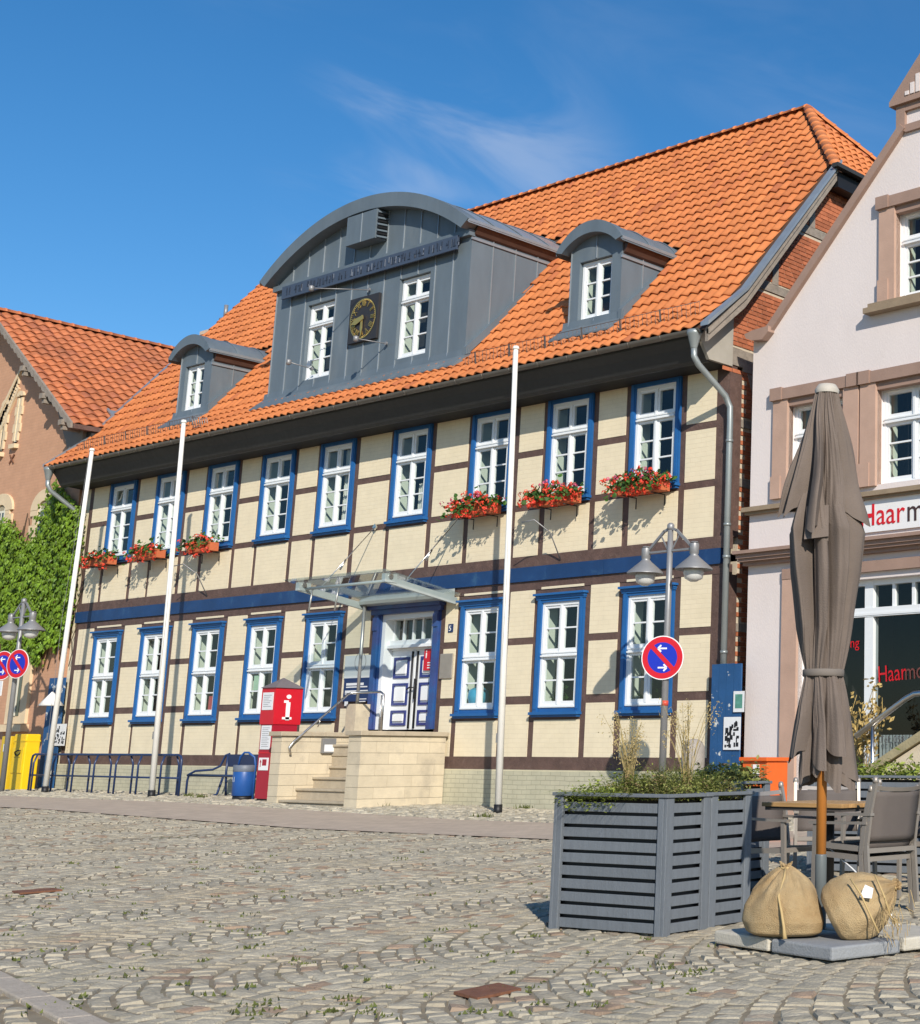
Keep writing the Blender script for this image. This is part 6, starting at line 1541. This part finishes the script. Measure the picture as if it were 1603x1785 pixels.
# loose label flap with a dark slot on the canopy side facing the square
v = Vector((.57, -.82, 0)).normalized(); s_ = Vector((v.y, -v.x, 0)) * -1
b = MB(); c0 = v * .225 - s_ * .04 + Vector((0, 0, 2.56)); b.add([c0 - s_ * .07 + Vector((0, 0, .12)) - v * .06, c0 + s_ * .07 + Vector((0, 0, .13)) - v * .06, c0 + s_ * .075 + Vector((0, 0, -.08)), c0 - s_ * .08 + Vector((0, 0, -.10))], [(0, 1, 2, 3)]); fl = b.build('flap', M_cloth, UM)
sm_ = fl.modifiers.new('s', 'SOLIDIFY'); sm_.thickness = .004
# paving slabs on the cross foot: two by two round the pole
M_slabl = mat('pale_concrete_slab', (.52, .48, .40), .85, .1, 12, .3, 80); M_slabg = mat('grey_concrete_slab', (.27, .28, .29), .85, .1, 14, .3, 80)
sa = math.atan2(onG(1448, 1684).y - onG(1342, 1667).y, onG(1448, 1684).x - onG(1342, 1667).x)
sx_, sy_ = Vector((math.cos(sa), math.sin(sa), 0)), Vector((-math.sin(sa), math.cos(sa), 0)); fc = onG(1448, 1684)
sl0 = fc - sx_ * .27 + sy_ * .27
for k, (i, j, m_, lab, dz) in enumerate(((0, 0, M_slabg, 'grey concrete slab in front of the sacks', .0), (-1, 0, M_slabl, 'pale concrete slab under the upright sack', .0), (0, 1, M_slabl, 'pale concrete slab under the tilted sack', .0), (-1, 1, M_slabl, 'pale concrete slab behind the upright sack', .0))):
    c = sl0 + sx_ * (i * .55) + sy_ * (j * .55); o = MB().box(-.265, .265, -.265, .265, 0, .075).build('paving_slab', m_, None, (c.x, c.y, gz(c.x, c.y) + .018), sa + uni(-.02, .02), bevel=.012); tag(o, lab, 'slab', 'concrete slabs on the parasol foot')
b = MB(); cc = sl0 + sx_ * -.275 + sy_ * .275
for d_ in (sx_, sy_): b.bar(cc - d_ * .5 + Vector((0, 0, .05)), cc + d_ * .5 + Vector((0, 0, .05)), .05, .05)
o = b.build('cross_foot', M_gsteel, UM); o.location = (-UX, -UY, -UZ + 0); 
# jute sacks
M_jute = mat('jute_sacking', (.46, .335, .18), .95, .16, 9, .7, 170, col2=(.36, .235, .11), fac2=(.42, .68), scale2=4.0)
def sack(c, R_, H_, seed, tilt, az0, label):
    """half-filled sack: profile narrows to a tied neck; tilted about its base and slumped onto the slab"""
    t = thing('jute_sack', label, 'sack', c, 0, 'jute sand sacks on the slabs'); rs = random.Random(seed)
    ph = [rs.uniform(0, 6.28) for _ in range(9)]; n, m_ = 110, 64
    prof = [(0, (0.02, 0)), (.08, (.80, .0)), (.16, (.96, .07)), (.30, (1.03, .22)), (.48, (.97, .45)), (.64, (.80, .66)), (.78, (.56, .82)), (.88, (.33, .93)), (.94, (.17, .985)), (.97, (.12, 1.0)), (1, (.17, 1.06))]
    rot = Matrix.Rotation(az0, 3, 'Z') @ Matrix.Rotation(tilt, 3, 'Y'); P_ = []
    for i in range(m_ + 1):
        t_ = i / m_; r0, z0 = lerp(prof, t_)
        up_ = max(0, (t_ - .35) / .65)
        for k in range(n):
            u_ = 2 * math.pi * k / n
            cre = sum(math.exp(-((math.sin((u_ - ph[q]) / 2)) ** 2) / .004) for q in range(7))
            r = r0 * (1 + .05 * math.sin(2 * u_ + ph[0]) + .035 * math.sin(3 * u_ + 5 * t_ + ph[1]) + .02 * math.sin(7 * u_ - 6 * t_ + ph[2]) + .10 * up_ ** 1.5 * math.sin(11 * u_ + 3 * math.sin(4 * t_ + ph[4])) + .07 * up_ ** 2 * math.sin(17 * u_ + ph[5]) - .10 * cre * min(1, t_ * 2.2) * (1 - t_ * .5))
            z = z0 + .03 * math.sin(2 * u_ + ph[3]) * up_
            P_.append(rot @ Vector((r * R_ * math.cos(u_), r * R_ * math.sin(u_), z * H_)))
    zl = sorted(p.z for p in P_)[len(P_) // 12] if tilt else 0.0
    b = MB(); b.smooth = True
    for p in P_:
        z = p.z - zl
        if z < .02: z = max(0.0, .02 + (z - .02) * .6)
        b.v.append((p.x, p.y, z))
    for i in range(m_):
        for k in range(n): b.face((i * n + k, i * n + (k + 1) % n, (i + 1) * n + (k + 1) % n, (i + 1) * n + k))
    b.build('body', M_jute, t)
    tip = rot @ Vector((0, 0, H_ * .99)) - Vector((0, 0, zl)); nv = rot @ Vector((0, 0, 1)); e1 = nv.orthogonal().normalized(); e2 = nv.cross(e1); b = MB()
    b.smooth = True
    b.tube([tip + (e1 * math.cos(a) + e2 * math.sin(a)) * .13 * R_ for a in [k * .5236 for k in range(13)]], .007, 6)
    b.build('neck_tie', M_rope, t)
    return t, tip
M_rope = mat('jute_rope', (.48, .345, .16), .9, .1, 20)
zs = gz(11.2, -11.7) + .095
k1 = sl0 + sx_ * -.33 + sy_ * -.11; t1, tip1 = sack((k1.x, k1.y, zs), .232, .385, 4, .0, 0.0, 'upright tan jute sack with a tied top and hanging rope')
vv = Vector((.57, -.82, 0))
b = MB(); b.tube([tip1 + vv * .03, tip1 + vv * .10 + Vector((0, 0, -.045)), tip1 + vv * .21 + Vector((-.03, 0, -.15)), tip1 + vv * .252 + Vector((.0, 0, -.23)), tip1 + vv * .262 + Vector((.02, 0, -.31)), tip1 + vv * .268 + Vector((.03, 0, -.372))], .008, 6, radii=[.007, .008, .008, .008, .009, .014]); b.build('rope', M_rope, t1)
k2 = sl0 + sx_ * .07 + sy_ * .19; t2, tip2 = sack((k2.x, k2.y, zs), .205, .41, 9, 1.05, .55, 'tilted tan jute sack with white tag and frayed end')
for ch in t2.children: ch.location = (-.20 * math.cos(.55), -.20 * math.sin(.55), 0)
b = MB(); p = Vector((.57 * .2 - .02, -.82 * .2, .27)); b.add([p + Vector((-.035, 0, -.03)), p + Vector((.03, .03, -.035)), p + Vector((.035, .04, .02)), p + Vector((-.01, .02, .04))], [(0, 1, 2, 3)]); o = b.build('tag', M_signwhite, t2); o.location = vv * .035
b = MB(); b.tube([(.02, -.20, .34), (.10, -.21, .26), (.16, -.19, .14), (.20, -.17, .05)], .006, 6); b.tube([(.12, -.1, .36), (.2, -.12, .25), (.24, -.1, .12)], .006, 6); b.build('rope', M_rope, t2)
b = MB()
for _ in range(60): q = Vector((.24, -.08, .15)) + Vector((random.gauss(0, .03), random.gauss(0, .05), random.gauss(0, .05))); b.tube([q, q + Vector((uni(0, .05), uni(-.04, .02), uni(-.1, -.02)))], .002, 3, False)
b.build('frayed_end', M_rope, t2)

# ------------------------------------------------------------------ terrace chairs and table
M_alu = mat('taupe_aluminium', (.33, .295, .26), .38, .05, 6, metal=.35); M_text = mat('taupe_mesh_fabric', (.125, .105, .095), .8, .05, 8, .2, 300); M_ribs = mat('dark_rail', (.07, .06, .055), .5)
def chair_proto():
    t = thing('terrace_chair', 'x', 'chair', (0, 0, 0), 0, 'taupe terrace chairs')
    w = .27
    for s_ in (-1, 1):
        b = MB(); b.bar((s_ * w, .24, 0), (s_ * w, .21, .44), .024, .036, (0, 1, 0)); b.bar((s_ * w, .21, .44), (s_ * w, .245, .70), .024, .036, (0, 1, 0)); b.bar((s_ * w, .245, .70), (s_ * w, .29, .90), .024, .036, (0, 1, 0)); b.build('rear_post', M_alu, t)
        b = MB(); b.bar((s_ * w, -.24, 0), (s_ * w, -.22, .645), .024, .036, (0, 1, 0)); b.build('front_leg', M_alu, t)
        b = MB(); b.bar((s_ * w, -.27, .655), (s_ * w, .265, .665), .042, .020); b.build('armrest', M_alu, t)
        b = MB(); b.bar((s_ * (w - .01), -.22, .43), (s_ * (w - .01), .21, .41), .024, .04); b.build('side_rail', M_alu, t)
        b = MB(); b.lathe([(.018, .0), (.022, .012), (.018, .04), (.008, .048)], (s_ * w, .292, .895), 8); b.build('post_cap', M_alu, t)
    MB().bar((-w, .215, .40), (w, .215, .40), .024, .035).build('cross_rail', M_alu, t); MB().bar((-w, -.22, .43), (w, -.22, .43), .024, .035).build('cross_rail', M_alu, t)
    b = MB()
    for k in range(7):
        x = -w + 2 * w * k / 6; xx = x / w; b.v += [(x, .285 + .03 * (1 - xx * xx), .875 - .015 * (1 - xx * xx)), (x, .27 + .03 * (1 - xx * xx), .845 - .015 * (1 - xx * xx)), (x, .30 + .03 * (1 - xx * xx), .875 - .015 * (1 - xx * xx)), (x, .285 + .03 * (1 - xx * xx), .845 - .015 * (1 - xx * xx))]
    for k in range(6): a = 4 * k; b.face((a, a + 1, a + 5, a + 4)); b.face((a + 2, a + 6, a + 7, a + 3)); b.face((a, a + 4, a + 6, a + 2)); b.face((a + 1, a + 3, a + 7, a + 5))
    b.build('top_rail', M_alu, t)
    b = MB(); b.smooth = True; R_ = 9
    for i in range(R_ + 1):
        z = .47 + (.83 - .47) * i / R_; y = .215 + (z - .44) * .15 + .005
        for k in range(5): xx = -1 + .5 * k; b.v.append((xx * (w - .01), y + .028 * (1 - xx * xx), z))
    for i in range(R_):
        for k in range(4): b.face((i * 5 + k, i * 5 + k + 1, i * 5 + k + 6, i * 5 + k + 5))
    o = b.build('backrest', M_text, t); s_ = o.modifiers.new('s', 'SOLIDIFY'); s_.thickness = .006
    b = MB(); b.smooth = True
    for i in range(6):
        y = -.23 + .43 * i / 5
        for k in range(5): xx = -1 + .5 * k; b.v.append((xx * (w - .015), y, .44 - .012 * (1 - xx * xx) - .02 * i / 5))
    for i in range(5):
        for k in range(4): b.face((i * 5 + k, i * 5 + k + 1, i * 5 + k + 6, i * 5 + k + 5))
    o = b.build('seat', M_text, t); s_ = o.modifiers.new('s', 'SOLIDIFY'); s_.thickness = .006
    return t
CH = chair_proto(); first = [True]
def chair(x, y, face, label, dz=0.0):
    """face: direction the sitter looks, degrees from -Y anticlockwise"""
    t = CH if first[0] else copy_tree(CH); first[0] = False
    t.location = (x, y, gz(x, y) + .015 + dz); t.rotation_euler[2] = math.radians(face); t['label'] = label; t.scale = (1, 1, .94)
    return t
chair(10.40, -10.04, -93, 'taupe terrace chair at the bottom of the stack by the tilted sack')
chair(10.44, -10.04, -93, 'taupe terrace chair on top of the stack by the tilted sack', .06)
chair(9.62, -9.98, 88, 'taupe armchair in shade behind the grey planters')
chair(9.88, -9.02, 2, 'taupe terrace chair behind the table beside the orange pole')
chair(10.50, -8.75, 0, 'taupe terrace chair facing the table behind the stacked pair')
chair(11.15, -8.95, -85, 'taupe terrace chair at the photo right edge')
chair(10.60, -7.95, -80, 'taupe terrace chair farthest back at the right edge')
chair(9.15, -8.85, 40, 'taupe terrace chair turned aside behind the shaded armchair')
chair(9.95, -7.6, 170, 'taupe terrace chair with its back to the square near the rear planter')
TB = thing('terrace_table', 'small terrace table with slatted wooden top and dark base behind the parasol', 'table', (10.04, -9.98, gz(10.0, -10) + .02), .05)
for k in range(8): MB().box(-.36, .36, -.36 + k * .09 + .003, -.36 + (k + 1) * .09 - .003, .715, .745).build('top_slat', mat('oiled_table_wood', (.46, .27, .11), .45, .25, 4, stretch=(1, 8, 8), rand=.2), TB, bevel=.003)
MB().box(-.34, .34, -.34, .34, .69, .714).build('apron', M_ribs, TB); MB().lathe([(.04, .03), (.04, .69)], n=12).build('column', M_ribs, TB); MB().box(-.24, .24, -.04, .04, 0, .03).box(-.04, .04, -.24, -.041, 0, .03).box(-.04, .04, .041, .24, 0, .03).build('foot', M_ribs, TB)
b = MB(); p0 = Vector((10.75, -10.2, .40)); b.tube([(10.2, -10.25, .33), (10.5, -10.3, .17), (10.72, -10.36, .05), (11.0, -10.5, -.12)], .006, 5); tag(b.build('white_cable', M_signwhite), 'white cable lock hanging from the stacked chairs', 'cable')
# ------------------------------------------------------------------ orange bin and bollard
oy = -4.6; a, c, e = onY(1294, 1327, oy), onY(1337, 1328, oy), None
OB = thing('orange_container', 'orange metal container box behind the planters', 'container', (0, 0, 0)); zb = gz(a.x, oy)
M_or = mat('orange_paint', (.72, .13, .02), .4, .08, 4); dpt = onX(1367, 1326, c.x).y - oy
MB().box(a.x, c.x, oy, oy + max(dpt, .4), zb, a.z).build('body', M_or, OB, bevel=.01); MB().box(a.x - .03, c.x + .03, oy - .04, oy + max(dpt, .4) + .03, a.z + .001, a.z + .05).build('lid', M_or, OB, bevel=.01); q = onY(1318, 1347, oy); MB().box(q.x - .05, q.x + .05, oy - .01, oy - .001, q.z - .12, q.z + .1).build('label_plate', M_signwhite, OB)
q = onY(1208, 1312, -2.6); zb = gz(q.x, -2.6)
b = MB(); b.lathe([(.17, zb - .05), (.17, 1.00), (.165, 1.06), (.13, 1.13), (.07, 1.17), (0, 1.18)], (q.x, -2.6, 0), 20, caps=False); tag(b.build('bollard', mat('bollard_stone', (.33, .295, .26), .8, .15, 8, .2, 40)), 'grey round-topped stone bollard before the right end of the town hall', 'bollard')

# ------------------------------------------------------------------ keep the tree at thing > part > sub-part
def depth(o):
    n = 0
    while o.parent is not None: o = o.parent; n += 1
    return n
for o in list(bpy.data.objects):
    if depth(o) > 2:
        p = o.parent
        while depth(p) > 1: p = p.parent
        o.parent = p
